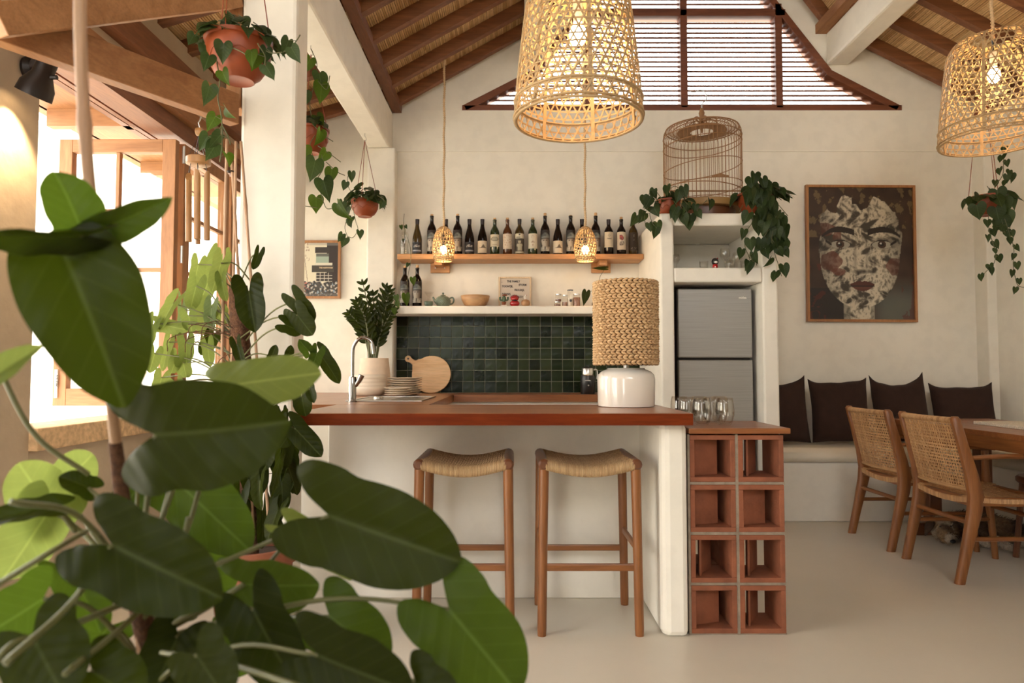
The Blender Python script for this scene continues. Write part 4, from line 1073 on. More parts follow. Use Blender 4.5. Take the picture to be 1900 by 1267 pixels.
# wall spotlight on the pier
sp = thing('wall_spotlight', 'black adjustable spotlight on the concrete pier at top left', 'spotlight', (-1.86, 2.55, 2.2))
q = at(34, 118, 2.60); b0 = Vector((XL + .006, 2.58, q.z))
c0 = at(34, 124, 2.6); base = Vector((XL + .008, 2.62, c0.z))
MB().lathe([(.046, 0), (.050, .012), (.040, .032), (.012, .036)], 20, base, m=Matrix.Rotation(R(90), 3, 'Y')).build('mount', m_blackm, sp, smooth='auto')
hj = at(76, 138, 2.50)
MB().tube([base + Vector((.03, 0, 0)), hj], .010, 8).build('arm', m_blackm, sp)
dirv = Vector((-.42, .10, -.85)).normalized(); Mz = dirv.to_track_quat('Z', 'Y').to_matrix()
MB().lathe([(.001, -.075), (.034, -.072), (.036, .0), (.058, .045), (.062, .085), (.058, .085), (.052, .045), (.02, .0), (.001, 0)], 24, hj + Vector((.005, 0, 0)), m=Mz, cap=False).build('shade', m_blackm, sp, smooth='auto')
MB().ball(hj + dirv * .035, (.026, .026, .026), 10).build('bulb', m_bulb, sp, smooth=True)
MB().tube([hj + Vector((.036, 0, -.01)), hj + Vector((.06, 0, -.01))], .009, 8).build('knob', m_blackm, sp)
sl = bpy.data.lights.new('spot_beam', 'SPOT'); so = bpy.data.objects.new('spot_beam', sl); col.objects.link(so)
sl.energy = 22; sl.color = (1, .72, .42); sl.spot_size = R(75); sl.spot_blend = .5; sl.shadow_soft_size = .02
so.location = hj + dirv * .09; so.rotation_euler = dirv.to_track_quat('-Z', 'Y').to_euler()
m = MB(); pts_ = spline([(XL + .03, 2.56, base.z + .30), (XL + .035, 2.56, base.z + .18), (XL + .028, 2.55, base.z + .1), (XL + .025, 2.535, base.z + .03)], 10)
m.tube(pts_, [.011 if i % 2 else .007 for i in range(len(pts_))], 7); m.build('beaded_cord', m_rope, sp, smooth=True)

# ================================================================ SHELF, BOTTLES, SMALL THINGS
zsh = 1.972
s_ = thing('wooden_shelf', 'long wooden wall shelf carrying the row of wine bottles', 'shelf', (.05, 5.28, zsh))
q0 = at(737, 472, 5.16); q1 = at(1193, 472, 5.16)
MB().box((q0.x, 5.16, zsh - .040), (1.003, YW - .013, zsh)).build('shelf_board', m_shelf, s_, bevel=.004)
for px in (815, 1117):
    q = at(px, 492, 5.3); b_ = MB().box((q.x - .076, 5.36, zsh - .115), (q.x + .076, YW - .013, zsh - .04)).build('bracket', m_shelf, s_, bevel=.002)
    MB().box((q.x - .03, 5.22, zsh - .075), (q.x + .03, 5.36, zsh - .04)).build('bracket_arm', m_shelf, s_)
    for dx in (-.036, .036): MB().ball((q.x + dx, 5.358, zsh - .078), (.006, .003, .006), 8).build('screw', m_steel, b_)
BORD = [(.001, 0), (.034, 0), (.0365, .004), (.0365, .185), (.034, .205), (.024, .228), (.0155, .242), (.0140, .25), (.0138, .285), (.0155, .286), (.0155, .297), (.011, .298), (.001, .298)]
BURG = [(.001, 0), (.037, 0), (.039, .004), (.039, .13), (.036, .155), (.028, .185), (.019, .215), (.0150, .24), (.0140, .275), (.0152, .276), (.0152, .287), (.011, .288), (.001, .288)]
def capface(u, v):
    bg = (.014, .008, .006)
    if v > .86: return bg
    if v > .60:   # cap
        h_ = 1 - ((u - .5) / .52) ** 2
        if v < .62 + .24 * h_:
            c = lerp3((.055, .06, .055), (.17, .18, .165), sm(.2, .8, u + .3 * nz(u * 6, v * 6)))
            if abs(v - .655 - .03 * (1 - h_)) < .018: c = (.24, .25, .23)
            if abs(v - .62) < .018: c = (.03, .03, .028)
            return c
        return bg
    if v > .22:
        if abs(u - .5) > .40 - .12 * sm(.45, .22, v): return lerp3(bg, (.05, .04, .03), .5)
        c = lerp3((.40, .34, .27), (.12, .09, .07), sm(.42, .78, u)); c = lerp3(c, (.08, .06, .05), sm(.50, .60, v))
        for ex in (.36, .60):
            if ((u - ex) / .08) ** 2 + ((v - .505) / .026) ** 2 < 1: c = (.03, .02, .018)
        if abs(u - .49) < .03 and .38 < v < .48: c = tuple(k * .7 for k in c)
        if ((u - .49) / .12) ** 2 + ((v - .325) / .016) ** 2 < 1: c = (.10, .06, .05)
        return c
    c = lerp3((.50, .46, .38), (.16, .13, .10), abs(nz(u * 7, v * 9, 3)) * 2.2)
    if abs(u - .5) < .05 and v > .05: c = (.05, .04, .035)
    return c
def lab_dark(u, v):
    if ((u - .5) / .34) ** 2 + ((v - .62) / .12) ** 2 < 1 and nz(u * 9, v * 14, 2) > -.05: return (.34, .33, .31)
    if .14 < v < .30 and .08 < u < .92: return (.15, .15, .19) if abs(v - .22) > .03 else (.34, .34, .36)
    return (.016, .014, .018)
def lab_mount(u, v):
    c = (.62, .52, .38)
    if .42 < v < .42 + .26 * math.exp(-((u - .60) / .14) ** 2) + .02 and .2 < u < .9: c = (.12, .09, .06)
    if .2 < v < .23 and .25 < u < .8: c = (.4, .32, .22)
    return c
def lab_crest(u, v):
    q = ((u - .5) / .34) ** 2 + ((v - .62) / .17) ** 2
    c = (.60, .53, .38)
    if .7 < q < 1.15: c = (.16, .14, .09)
    elif q < .7: c = (.36, .33, .24)
    if .15 < v < .18 and .25 < u < .75: c = (.35, .28, .18)
    return c
def lab_scrib(u, v):
    c = (.60, .50, .38)
    if abs(math.sin(u * 16 + v * 7 + 2 * nz(u * 4, v * 4))) < .22 and .22 < v < .96: c = (.32, .12, .07)
    return c
def lab_statue(u, v):
    if v > .74: return (.02, .015, .01) if ((u - .5) / .10) ** 2 + ((v - .94) / .03) ** 2 < 1 or (abs(v - .82) < .015 and .15 < u < .6) else (.60, .54, .40)
    if v > .70: return (.03, .02, .01)
    c = (.055, .04, .028)
    if ((u - .5) / .13) ** 2 + ((v - .58) / .07) ** 2 < 1 or ((u - .5) / .26) ** 2 + ((v - .40) / .10) ** 2 < 1 or (abs(u - .5) < .20 and .12 < v < .42): c = (.40, .35, .24)
    if v < .10: c = (.45, .40, .28)
    return c
def lab_fig(u, v):
    c = (.62, .55, .42)
    if abs(u - .5) < .035 and .16 < v < .52 and nz(u * 30, v * 20, 1) > -.2: c = (.20, .08, .05)
    if abs(v - .42) < .02 and .3 < u < .7: c = (.22, .12, .08)
    if abs(u - .5) < .14 and .68 < v < .9 and nz(u * 30, v * 30, 4) > .15: c = (.25, .22, .18)
    return c
def lab_diamond(u, v):
    c = (.58, .50, .37); d_ = abs(u - .5) / .14 + abs(v - .78) / .09
    if .55 < d_ < 1: c = (.22, .2, .16)
    return c
def lab_bird(u, v):
    c = (.62, .54, .42)
    if ((u - .45 - .3 * (.7 - v)) / .20) ** 2 + ((v - .68) / .16) ** 2 < 1: c = (.42, .07, .06) if nz(u * 12, v * 12, 3) < .1 else (.10, .06, .06)
    if ((u - .5 + .4 * (.36 - v)) / .22) ** 2 + ((v - .36) / .14) ** 2 < 1: c = (.16, .12, .10) if nz(u * 16, v * 16, 5) < .15 else (.5, .44, .36)
    return c
def lab_dots(u, v):
    c = (.030, .016, .008)
    for k in range(5):
        if (u - .5) ** 2 / .0012 + (v - .58 - k * .09) ** 2 / .00025 < 1: c = (.5, .45, .35)
    if .10 < v < .17 and .2 < u < .8 and nz(u * 40, v * 30) > 0: c = (.25, .2, .15)
    return c
def bottle(px, typ, glassm, fn, zr, label, cork=0, foil=False, base=zsh, Y=5.27, scale=1.0, group='wine bottles on the wooden shelf'):
    q = at(px, 470 if base > 1.8 else 567, Y); x = q.x
    t = thing('wine_bottle', label, 'bottle', (x, Y, base + .0005), group)
    prof = [(r_ * (1.0 if typ is BORD else .97), z * scale) for r_, z in typ]
    MB().lathe(prof, 22, (x, Y, base)).build('glass_body', glassm, t, smooth=True)
    H = prof[-1][1]
    if fn:
        z0, z1 = zr[0], zr[1]
        def rad(z):
            for (r0, a), (r1, b) in zip(prof, prof[1:]):
                if a <= z <= b and b > a: return r0 + (r1 - r0) * (z - a) / (b - a)
            return prof[3][0]
        m = MB(); nx, ny = 20, 26; vs = []; cs = []
        for j in range(ny + 1):
            for i in range(nx + 1):
                u, v = i / nx, j / ny; a = R(-90 - 68 + 136 * u); z = z0 + (z1 - z0) * v; r_ = rad(z) + .0006
                vs.append((x + r_ * math.cos(a), Y + r_ * math.sin(a), base + z)); cs.append(fn(u, v))
        m.add(vs, [(j * (nx + 1) + i, j * (nx + 1) + i + 1, (j + 1) * (nx + 1) + i + 1, (j + 1) * (nx + 1) + i) for j in range(ny) for i in range(nx)], cs)
        lb = m.build('printed_label', m_print, t, smooth=True)
        if fn is lab_diamond: text('TARALI', .0105, TM((x - .017, Y - .0382, base + z0 + (z1 - z0) * .52)), m_black, lb)
    if cork: MB().lathe([(.0105, 0), (.0118, .001), (.0115, cork)], 12, (x, Y, base + H)).build('cork', m_cork, t)
    if foil: MB().lathe([(.0146, H * .86), (.0160, H * .96), (.0162, H * 1.002), (.001, H * 1.003)], 14, (x, Y, base), cap=False).build('foil', m_foil, t, smooth='auto')
    return t
T_ = 1.06
bottle(774, BURG, m_wineo, lab_dark, (.02, .105), 'dark sloping-shouldered wine bottle with silver-on-black label, first bottle right of the clear vase', foil=True)
bottle(801, BORD, m_wine, capface, (.035, .20), 'tall wine bottle with cap-wearing face print, left of the left small pendant', .012, scale=T_)
bottle(827.5, BURG, m_wine, lab_dark, (.02, .105), 'wine bottle almost hidden behind the left small pendant', foil=True)
bottle(849, BORD, m_wine, capface, (.035, .20), 'tall wine bottle with cap-wearing face print, just right of the left small pendant', .014, scale=T_)
bottle(871, BURG, m_wine, lab_dark, (.02, .105), 'black sloping-shouldered wine bottle with silver bird on a dark label, fifth bottle of the row', foil=True)
bottle(895, BURG, m_wine, lab_mount, (.020, .115), 'sloping-shouldered wine bottle with low cream landscape label, left one of the two alike', foil=True)
bottle(918, BORD, m_wineg, lab_crest, (.070, .165), 'green wine bottle with short cream label bearing an oval crest', .012, scale=.96)
bottle(941.5, BORD, m_wineb, lab_scrib, (.052, .170), 'reddish brown wine bottle with scribbled cream label', .014, scale=.96)
bottle(964, BORD, m_wineo, lab_statue, (.018, .172), 'olive wine bottle with a seated statue on its two-part label', scale=.97, foil=True)
bottle(988.5, BORD, m_wineg, lab_fig, (.055, .172), 'green wine bottle with cream label and a small red figure', .014, scale=.96)
bottle(1011.5, BORD, m_wine, capface, (.035, .20), 'tall wine bottle with cap-wearing face print, in the middle of the shelf', .022, scale=T_)
bottle(1035, BURG, m_wine, lab_mount, (.020, .115), 'sloping-shouldered wine bottle with low cream landscape label, right one of the two alike', foil=True)
bottle(1059, BORD, m_wine, capface, (.035, .20), 'tall wine bottle with cap-wearing face print, just left of the right small pendant', .006, scale=T_)
bottle(1080, BURG, m_wine, lab_dark, (.02, .105), 'wine bottle almost hidden behind the right small pendant', foil=True)
bottle(1105.5, BORD, m_wine, capface, (.035, .20), 'tall wine bottle with cap-wearing face print, just right of the right small pendant', .024, scale=T_)
bottle(1129.5, BORD, m_wine, lab_diamond, (.065, .185), 'dark wine bottle with plain cream label under a small diamond emblem', foil=True, scale=.96)
bottle(1153, BORD, m_wine, lab_bird, (.045, .185), 'dark wine bottle with a red and grey bird on its cream label', .018, scale=.97)
bottle(1175, BORD, m_wineo, lab_dots, (.04, .18), 'unlabelled-looking brown wine bottle with a column of white dots, last of the row', .006, scale=.96)
zps = 1.5725
bottle(751, BORD, m_wine, capface, (.035, .20), 'wine bottle with cap-wearing face print on the plaster shelf, nearest the pilaster', .016, base=zps, Y=5.28, scale=1.04, group='face print bottles on the plaster shelf')
bottle(774, BORD, m_wine, capface, (.035, .20), 'wine bottle with cap-wearing face print on the plaster shelf, next to the green cup', .022, base=zps, Y=5.28, scale=1.04, group='face print bottles on the plaster shelf')

def pxs(px, Y=5.27): return at(px, 520, Y).x
# clear vase with cutting
vz = thing('glass_vase', 'clear glass bottle with a rooted vine cutting at the left end of the wooden shelf', 'vase', (pxs(750), 5.27, zsh))
MB().lathe([(.001, .001), (.031, .001), (.033, .006), (.033, .165), (.030, .180), (.022, .190), (.020, .195)], 24, (pxs(750), 5.27, zsh), cap=False).build('glass_body', m_vase, vz, smooth=True)
MB().lathe([(.001, .003), (.0305, .003), (.0315, .12), (.001, .12)], 20, (pxs(750), 5.27, zsh), cap=False).build('water', m_vase, vz, smooth=True)
# teapot, cup, carafe
tx = pxs(823); tpt = thing('teapot', 'small green ribbed teapot on the plaster shelf', 'teapot', (tx, 5.24, zps))
pr_ = [(.001, 0), (.032, 0), (.046, .012), (.056, .032), (.058, .048), (.050, .068), (.034, .080), (.022, .084)]
m = MB(); m.lathe(pr_, 40, (tx, 5.24, zps)); m.build('body', m_teal, tpt, smooth=True)
m = MB()
for k in range(26):
    a0 = 2 * PI * k / 26; m.tube([(tx + (r_ + .0005) * math.cos(a0 + z * 16), 5.24 + (r_ + .0005) * math.sin(a0 + z * 16), zps + z) for r_, z in pr_[1:]], .0022, 5, False)
m.build('ribs', plain('celadon_pale', (.22, .25, .18, 1), .4), tpt, smooth=True, kind='stuff')
MB().lathe([(.026, .083), (.020, .092), (.006, .096), (.005, .100), (.009, .106), (.006, .112), (.001, .113)], 20, (tx, 5.24, zps)).build('lid', m_teal, tpt, smooth=True)
MB().tube(spline([(tx - .048, 5.24, zps + .035), (tx - .066, 5.24, zps + .055), (tx - .078, 5.24, zps + .078)], 5), [.014 - .0008 * i for i in range(11)], 8).build('spout', m_teal, tpt, smooth=True)
MB().tube(spline([(tx + .050, 5.24, zps + .068), (tx + .074, 5.24, zps + .074), (tx + .082, 5.24, zps + .052), (tx + .072, 5.24, zps + .028), (tx + .052, 5.24, zps + .022)], 5), .006, 8).build('handle', m_teal, tpt, smooth=True)
tx = pxs(797); tag(MB().lathe([(.001, 0), (.024, 0), (.033, .02), (.035, .042), (.031, .042), (.029, .02), (.001, .006)], 24, (tx, 5.22, zps), cap=False).build('cup', m_teal, smooth=True), 'small green ceramic cup beside the teapot', 'cup')
tx = pxs(795); cf = thing('carafe', 'small flared glass funnel vase behind the green cup', 'vase', (tx, 5.31, zps))
MB().lathe([(.001, .002), (.030, .002), (.032, .02), (.016, .06), (.010, .075), (.014, .09), (.038, .125)], 24, (tx, 5.31, zps), cap=False).build('glass_body', m_vase, cf, smooth=True)
# wooden bowl
tx = pxs(882); tag(MB().lathe([(.001, 0), (.06, 0), (.085, .018), (.105, .055), (.113, .088), (.109, .088), (.100, .055), (.078, .02), (.001, .012)], 40, (tx, 5.255, zps), cap=False).build('wooden_bowl', m_bowl, smooth=True), 'wide olive wood bowl in the middle of the plaster shelf', 'bowl')
# letter board
lx = pxs(955.5, 5.36); lb = thing('letter_board', 'white letter board with a pale frame leaning on the wall above the tiles', 'sign', (lx, 5.36, zps))
Ml = Matrix.Translation((lx, 5.345, zps)) @ Matrix.Rotation(R(-5), 4, 'X')
W_, H_ = .258, .252
frame(lb, W_, H_, .013, .008, Ml, m_pale, back=False)
m = MB(); m.box((-W_ / 2 + .012, -.001, .012), (W_ / 2 - .012, .006, H_ - .012))
m_felt = plain('white_felt', (.60, .52, .43, 1), .9)
m.v = [tuple(Ml @ Vector(p)) for p in m.v]; m.build('felt', m_felt, lb)
def ltxt(s, x, y, size=.023):   # x,y in metres from lower-left of the board
    M = Ml @ Matrix.Translation((x - W_ / 2, -.0022, y)) @ Matrix.Rotation(R(90), 4, 'X') @ Matrix.Diagonal((.82, 1, 1, 1)); text(s, size, M, m_black, lb)
k_ = .00417
ltxt('\u2014', 5 * k_ * .9, .206, .014); ltxt('THE FAMILY', 16 * k_, .208); ltxt('STORM', 38 * k_, .180); ltxt('TOONTJE,', 6.5 * k_, .168); ltxt('FROUKJE.', 30 * k_, .138); ltxt('DENNIS,', 6.5 * k_, .106); ltxt('TEDDY', 32 * k_, .084)
# cactus figurine, red figure, wooden salt pot with tap
cx_ = pxs(935, 5.2); cp = thing('cactus_figurine', 'small potted cactus ornament in front of the letter board', 'ornament', (cx_, 5.2, zps))
MB().box((cx_ - .024, 5.18, zps), (cx_ + .022, 5.22, zps + .012)).build('base', m_ceram, cp, bevel=.003)
MB().lathe([(.012, .012), (.017, .03), (.018, .036), (.001, .036)], 14, (cx_, 5.2, zps)).build('pot', m_clay, cp)
m_cact = plain('cactus_green', (.07, .12, .07, 1), .6, var=.2, vscale=80)
m = MB().ball((cx_, 5.2, zps + .058), (.017, .017, .026), 12); m.build('body', m_cact, cp, smooth=True)
for s2 in (-1, 1): MB().tube(spline([(cx_ + s2 * .012, 5.2, zps + .05), (cx_ + s2 * .028, 5.2, zps + .052), (cx_ + s2 * .030, 5.2, zps + .074)], 4), .007, 8).build('branch', m_cact, cp, smooth=True)
MB().ball((cx_ + .006, 5.2, zps + .088), (.022, .012, .007), 10).build('flower', m_clay, cp, smooth=True)
cx_ = pxs(955, 5.2); rp = thing('red_figurine', 'glossy red crouching creature ornament in front of the letter board', 'ornament', (cx_, 5.2, zps))
MB().ball((cx_, 5.2, zps + .024), (.038, .026, .026), 16).build('body', m_red, rp, smooth=True)
m = MB(); m.ball((cx_, 5.195, zps + .060), (.030, .024, .020), 14); m.build('head', m_red, rp, smooth=True)
m_dred = plain('dark_red_glaze', (.20, .012, .012, 1), .25, coat=.4)
for k in range(7):
    a = PI * (k + .5) / 7; MB().ball((cx_ + .028 * math.cos(a), 5.2, zps + .066 + .018 * math.sin(a)), (.007, .007, .009), 8).build('spine', m_dred, rp, smooth=True)
MB().ball((cx_, 5.176, zps + .046), (.022, .006, .006), 10).build('mouth', m_black, rp, smooth=True)
cx_ = pxs(975, 5.2); wp = thing('wooden_jar', 'round wooden jar with a little white bird on its lid', 'ornament', (cx_, 5.2, zps))
MB().lathe([(.001, 0), (.020, 0), (.031, .014), (.034, .030), (.029, .046), (.016, .054), (.001, .055)], 24, (cx_, 5.2, zps)).build('body', m_bowl, wp, smooth=True)
MB().ball((cx_ - .004, 5.2, zps + .070), (.009, .009, .018), 10).ball((cx_ + .001, 5.2, zps + .086), (.007, .007, .007), 8).build('bird', m_ceram, wp, smooth=True)
MB().tube([(cx_ + .006, 5.2, zps + .087), (cx_ + .013, 5.2, zps + .086)], [.003, .0005], 6).build('beak', m_red, wp)
# spice jars
def jar(px, w_, h_, fill, label, y=5.22, z=zps, lidm=m_steel, lidh=.010):
    x = pxs(px, y); t = thing('storage_jar', label, 'jar', (x, y, z), 'glass storage jars on the plaster shelf')
    MB().lathe([(.001, 0), (w_ * .96, 0), (w_, .004), (w_, h_ * .82), (w_ * .86, h_ * .9), (w_ * .86, h_)], 22, (x, y, z), cap=False).build('glass_body', m_vase, t, smooth=True)
    if fill: MB().lathe([(.001, .002), (w_ * .92, .002), (w_ * .92, h_ * fill[0]), (.001, h_ * fill[0])], 18, (x, y, z), cap=False).build('contents', fill[1], t, smooth='auto')
    MB().lathe([(w_ * .94, h_), (w_ * .94, h_ + lidh), (.001, h_ + lidh + .001)], 22, (x, y, z)).build('lid', lidm, t, smooth='auto')
m_bean = island('beans', (.12, .05, .02, 1), (.40, .22, .12, 1)); m_spice = plain('dark_spice', (.16, .06, .03, 1), .8, var=.6, vscale=180); m_flour = plain('flour', (.66, .58, .48, 1), .9); m_nuts = plain('mixed_nuts', (.26, .12, .07, 1), .8, var=.7, vscale=160)
jar(1034, .026, .032, (.55, m_spice), 'squat glass jar at the bottom of the left jar stack', lidh=.008)
jar(1036, .024, .048, (.35, m_spice), 'glass jar with dark spice on top of the squat jar', z=zps + .0415)
jar(1048, .021, .082, (.45, m_nuts), 'slim glass jar of pale grains between the jar stack and the milk bottle')
jar(1058, .024, .125, (.50, m_flour), 'tallest glass jar with black lid and round black emblem', lidm=m_black, lidh=.006)
MBj = MB().lathe([(.001, 0), (.0105, .0005)], 20, (pxs(1058, 5.22) + .002, 5.1955, zps + .046), m=Matrix.Rotation(R(90), 3, 'X')); tag(MBj.build('emblem', m_black, KIDS and [o for o in col.objects if o.name.startswith('storage_jar')][-1], smooth=False), None)
jar(1070, .028, .090, (.80, m_nuts), 'wide glass jar full of speckled beans, rightmost jar', lidh=.010)
sbx = pxs(1101, 5.22); sb = thing('spice_bottle', 'small dark bottle at the edge of the lampshade on the plaster shelf', 'bottle', (sbx, 5.22, zps)); MB().lathe([(.012, 0), (.013, .003), (.013, .03), (.006, .038), (.006, .05), (.001, .051)], 14, (sbx, 5.22, zps)).build('body', m_wineb, sb, smooth=True)

# niche: doll, glasses
dn = thing('wooden_doll', 'tiny black-haired doll in a red and white kimono inside the niche', 'ornament', (1.46, 4.7, 1.7825))
q = at(1327, 494, 4.68); q.z = 1.7825
MB().lathe([(.001, 0), (.016, 0), (.019, .01), (.017, .03), (.010, .036)], 20, q).build('body', m_red, dn, smooth=True)
MB().ball((q.x - .004, q.y - .012, q.z + .012), (.006, .007, .012), 8).build('sash', m_ceram, dn, smooth=True)
MB().ball((q.x, q.y, q.z + .052), (.024, .022, .026), 18).build('hair', m_black, dn, smooth=True)
MB().ball((q.x, q.y - .008, q.z + .047), (.0165, .016, .012), 14).build('face', m_ceram, dn, smooth=True)
MB().ball((q.x + .012, q.y - .015, q.z + .072), (.005, .005, .005), 8).build('bow', m_red, dn, smooth=True)
def stem_glass(x, y, z, r_, h_, label):
    t = thing('stem_glass', label, 'glass', (x, y, z), 'glassware in the niche')
    MB().lathe([(r_ * .8, 0), (r_ * .8, .002), (.004, .006), (.003, h_ * .45), (r_ * .6, h_ * .52), (r_, h_ * .68), (r_ * .95, h_ * .85), (r_ * .82, h_), (r_ * .79, h_), (r_ * .92, h_ * .84), (r_ * .96, h_ * .68), (.001, h_ * .52)], 22, (x, y, z), cap=False).build('glass_body', m_vase, t, smooth=True)
zn = 1.7825
for px, r_, h_, lb_ in ((1256, .024, .125, 'tall stemmed glass against the left side of the niche'), (1347, .036, .17, 'largest balloon wine glass right of the doll in the niche'), (1370, .034, .14, 'wine glass behind the hanging leaves in the niche')):
    q = at(px, 490, 4.8); stem_glass(max(q.x, 1.13), 4.82, zn, r_, h_, lb_)
def tumbler2(px, r_, h_, y, lb_):
    q = at(px, 490, y); tag(MB().lathe([(.001, .001), (r_ * .9, .001), (r_, h_), (r_ * .95, h_), (r_ * .85, .006)], 22, (q.x, y, zn), cap=False).build('tumbler', m_vase, smooth=True), lb_, 'glass', 'glassware in the niche')
tumbler2(1306, .03, .06, 4.72, 'low round glass left of the doll in the niche'); tumbler2(1354, .036, .068, 4.68, 'wide water tumbler in front of the balloon wine glass'); tumbler2(1382, .03, .06, 4.68, 'water tumbler at the right side of the niche')

# ================================================================ BIRD CAGE
bc = thing('bird_cage', 'large round wooden bird cage with a hook standing on the niche tower', 'cage', (1.4, 5.0, 2.156))
q = at(1303, 300, 5.02); cx_, cy_ = q.x, 5.02; rc = .282; z0 = 2.156
MB().lathe([(rc * .80, 0), (rc * .82, .10), (rc * .80, .10), (rc * .78, 0)], 40, (cx_, cy_, z0), cap=False).build('stand', m_knob, bc, smooth='auto')
MB().lathe([(.001, .10), (rc * 1.0, .10), (rc * 1.02, .115), (rc * 1.02, .145), (rc * .98, .15), (.001, .15)], 48, (cx_, cy_, z0), cap=False).build('tray', plain('cage_tray', (.34, .19, .06, 1), .45), bc, smooth='auto')
m = MB(); nb_ = 60; zt = 2.875
for k in range(nb_):
    a = 2 * PI * k / nb_; ca, sa = math.cos(a), math.sin(a)
    pts = [(rc, z0 + .15), (rc, zt - .05), (rc * .985, zt - .02), (rc * .94, zt), (rc * .85, zt + .004), (rc * .62, zt - .012)]
    m.tube([(cx_ + r_ * ca, cy_ + r_ * sa, z) for r_, z in pts], .0019, 4, False)
m.build('bars', m_wire, bc, kind='stuff')
def ring(r_, z, q=.003, tx_=0, ty_=0, name='ring', mt=m_wire):
    m = MB(); m.tube([(cx_ + r_ * math.cos(a), cy_ + r_ * math.sin(a), z + tx_ * math.cos(a) + ty_ * math.sin(a)) for a in [2 * PI * i / 48 for i in range(49)]], q, 6, False); m.build(name, mt, bc, smooth=True)
for r_, z, q, a, b in ((rc, z0 + .16, .003, 0, 0), (rc * 1.005, z0 + .255, .0035, -.02, 0), (rc * 1.005, z0 + .285, .003, .015, 0), (rc * 1.005, z0 + .43, .0032, .035, .0), (rc * 1.005, z0 + .60, .0032, .02, 0), (rc * 1.005, z0 + .66, .0035, .0, 0), (rc * .94, zt + .002, .0045, 0, 0), (rc * .85, zt + .003, .003, 0, 0), (rc * .75, zt - .002, .003, 0, 0), (rc * .62, zt - .012, .006, 0, 0)): ring(r_, z, q, a, b)
MB().lathe([(rc * .30, zt - .018), (rc * .62, zt - .016), (rc * .62, zt - .010), (rc * .30, zt - .012)], 40, (cx_, cy_, 0), cap=False).build('top_disc', m_wire, bc)
for k in range(8):
    a = 2 * PI * k / 8; ca, sa = math.cos(a), math.sin(a)
    m = MB(); m.tube(spline([(cx_ + .10 * ca, cy_ + .10 * sa, zt - .012), (cx_ + .12 * ca, cy_ + .12 * sa, zt + .05), (cx_ + .06 * ca, cy_ + .06 * sa, zt + .085), (cx_ + .012 * ca, cy_ + .012 * sa, zt + .06)], 5), .0045, 6); m.build('scroll', m_wire, bc, smooth=True)
MB().lathe([(.006, -.02), (.012, .03), (.006, .06), (.016, .10), (.022, .13), (.010, .165), (.004, .17)], 16, (cx_, cy_, zt)).build('finial', m_wire, bc, smooth=True)
MB().tube(spline([(cx_, cy_, zt + .165), (cx_ + .004, cy_, zt + .20), (cx_ + .035, cy_, zt + .235), (cx_ + .030, cy_, zt + .285), (cx_ - .01, cy_, zt + .305), (cx_ - .05, cy_, zt + .29), (cx_ - .085, cy_, zt + .295)], 6), .0042, 7).build('hook', m_steel, bc, smooth=True)
MB().tube([(cx_ - rc, cy_, z0 + .262), (cx_ + rc, cy_, z0 + .262)], .006, 7).build('perch', m_wire, bc)
m = MB().prism([(cx_ + .06 + .06 * math.cos(a), z0 + .30 + .022 * math.sin(a) + .004 * math.sin(5 * a)) for a in [PI * i / 14 for i in range(15)]], 'y', cy_ - .24, cy_ - .232); m.build('door_crest', m_wire, bc)

# ================================================================ WIND CHIME
wc = thing('wind_chime', 'bamboo wind chime hanging by the open window left of the column', 'wind chime', (-1.3, 2.85, 2.0))
def ac(px, py): return at(px, py, 2.85)
q = ac(368, 300)
h0 = ac(371, 222); MB().tube([h0 + Vector((0, 0, .04)), h0 + Vector((.006, 0, .02)), h0, h0 + Vector((-.006, 0, -.012)), ac(371, 236)], .0025, 6).build('hook', m_steel, wc)
MB().lathe([(.016, -.012), (.018, -.008), (.018, .010), (.016, .013)], 14, ac(370, 244), m=Matrix.Rotation(R(90), 3, 'Y')).build('toggle', m_chime, wc, smooth='auto')
MB().lathe([(.042, -.014), (.049, -.010), (.049, .016), (.045, .020), (.040, .020)], 28, q).build('disc', m_chime, wc, smooth='auto')
m = MB()
for k in range(5):
    a = 2 * PI * k / 5; m.tube([ac(370, 247), q + Vector((.038 * math.cos(a), .038 * math.sin(a), .018))], .0011, 4)
m.tube([q, q + Vector((0, 0, -.42))], .0011, 4)
m.build('strings', m_black, wc, kind='stuff')
for (px, y0_, y1_, r_, dy) in ((335, 346, 520, .020, .03), (350, 327, 448, .0125, -.03), (366, 323, 443, .0130, -.035), (384, 326, 445, .0120, -.02), (367, 350, 452, .010, .03)):
    a = at(px, y0_, 2.85 + dy); b = at(px, y1_, 2.85 + dy)
    if px == 335: continue
    n = 16; vs = []
    for t2, cut in ((a, 1), (b, 0)):
        for k in range(n):
            an = 2 * PI * k / n; vs.append((t2.x + r_ * math.cos(an), t2.y + r_ * math.sin(an), t2.z + (.02 * math.cos(an + px) if cut else 0)))
    for k in range(n): an = 2 * PI * k / n; vs.append((b.x + r_ * .7 * math.cos(an), b.y + r_ * .7 * math.sin(an), b.z + .001))
    fs = [(k, (k + 1) % n, n + (k + 1) % n, n + k) for k in range(n)] + [(n + k, n + (k + 1) % n, 2 * n + (k + 1) % n, 2 * n + k) for k in range(n)] + [tuple(range(n))]
    MB().add(vs, fs).build('bamboo_tube', m_chime, wc, smooth='auto')
    MB().tube([a + Vector((0, 0, .015)), Vector((q.x + (a.x - q.x) * .8, q.y + (a.y - q.y) * .8, q.z - .012))], .0012, 4).build('string', m_black, wc)
a = at(336, 348, 2.9); b = at(336, 650, 2.9)

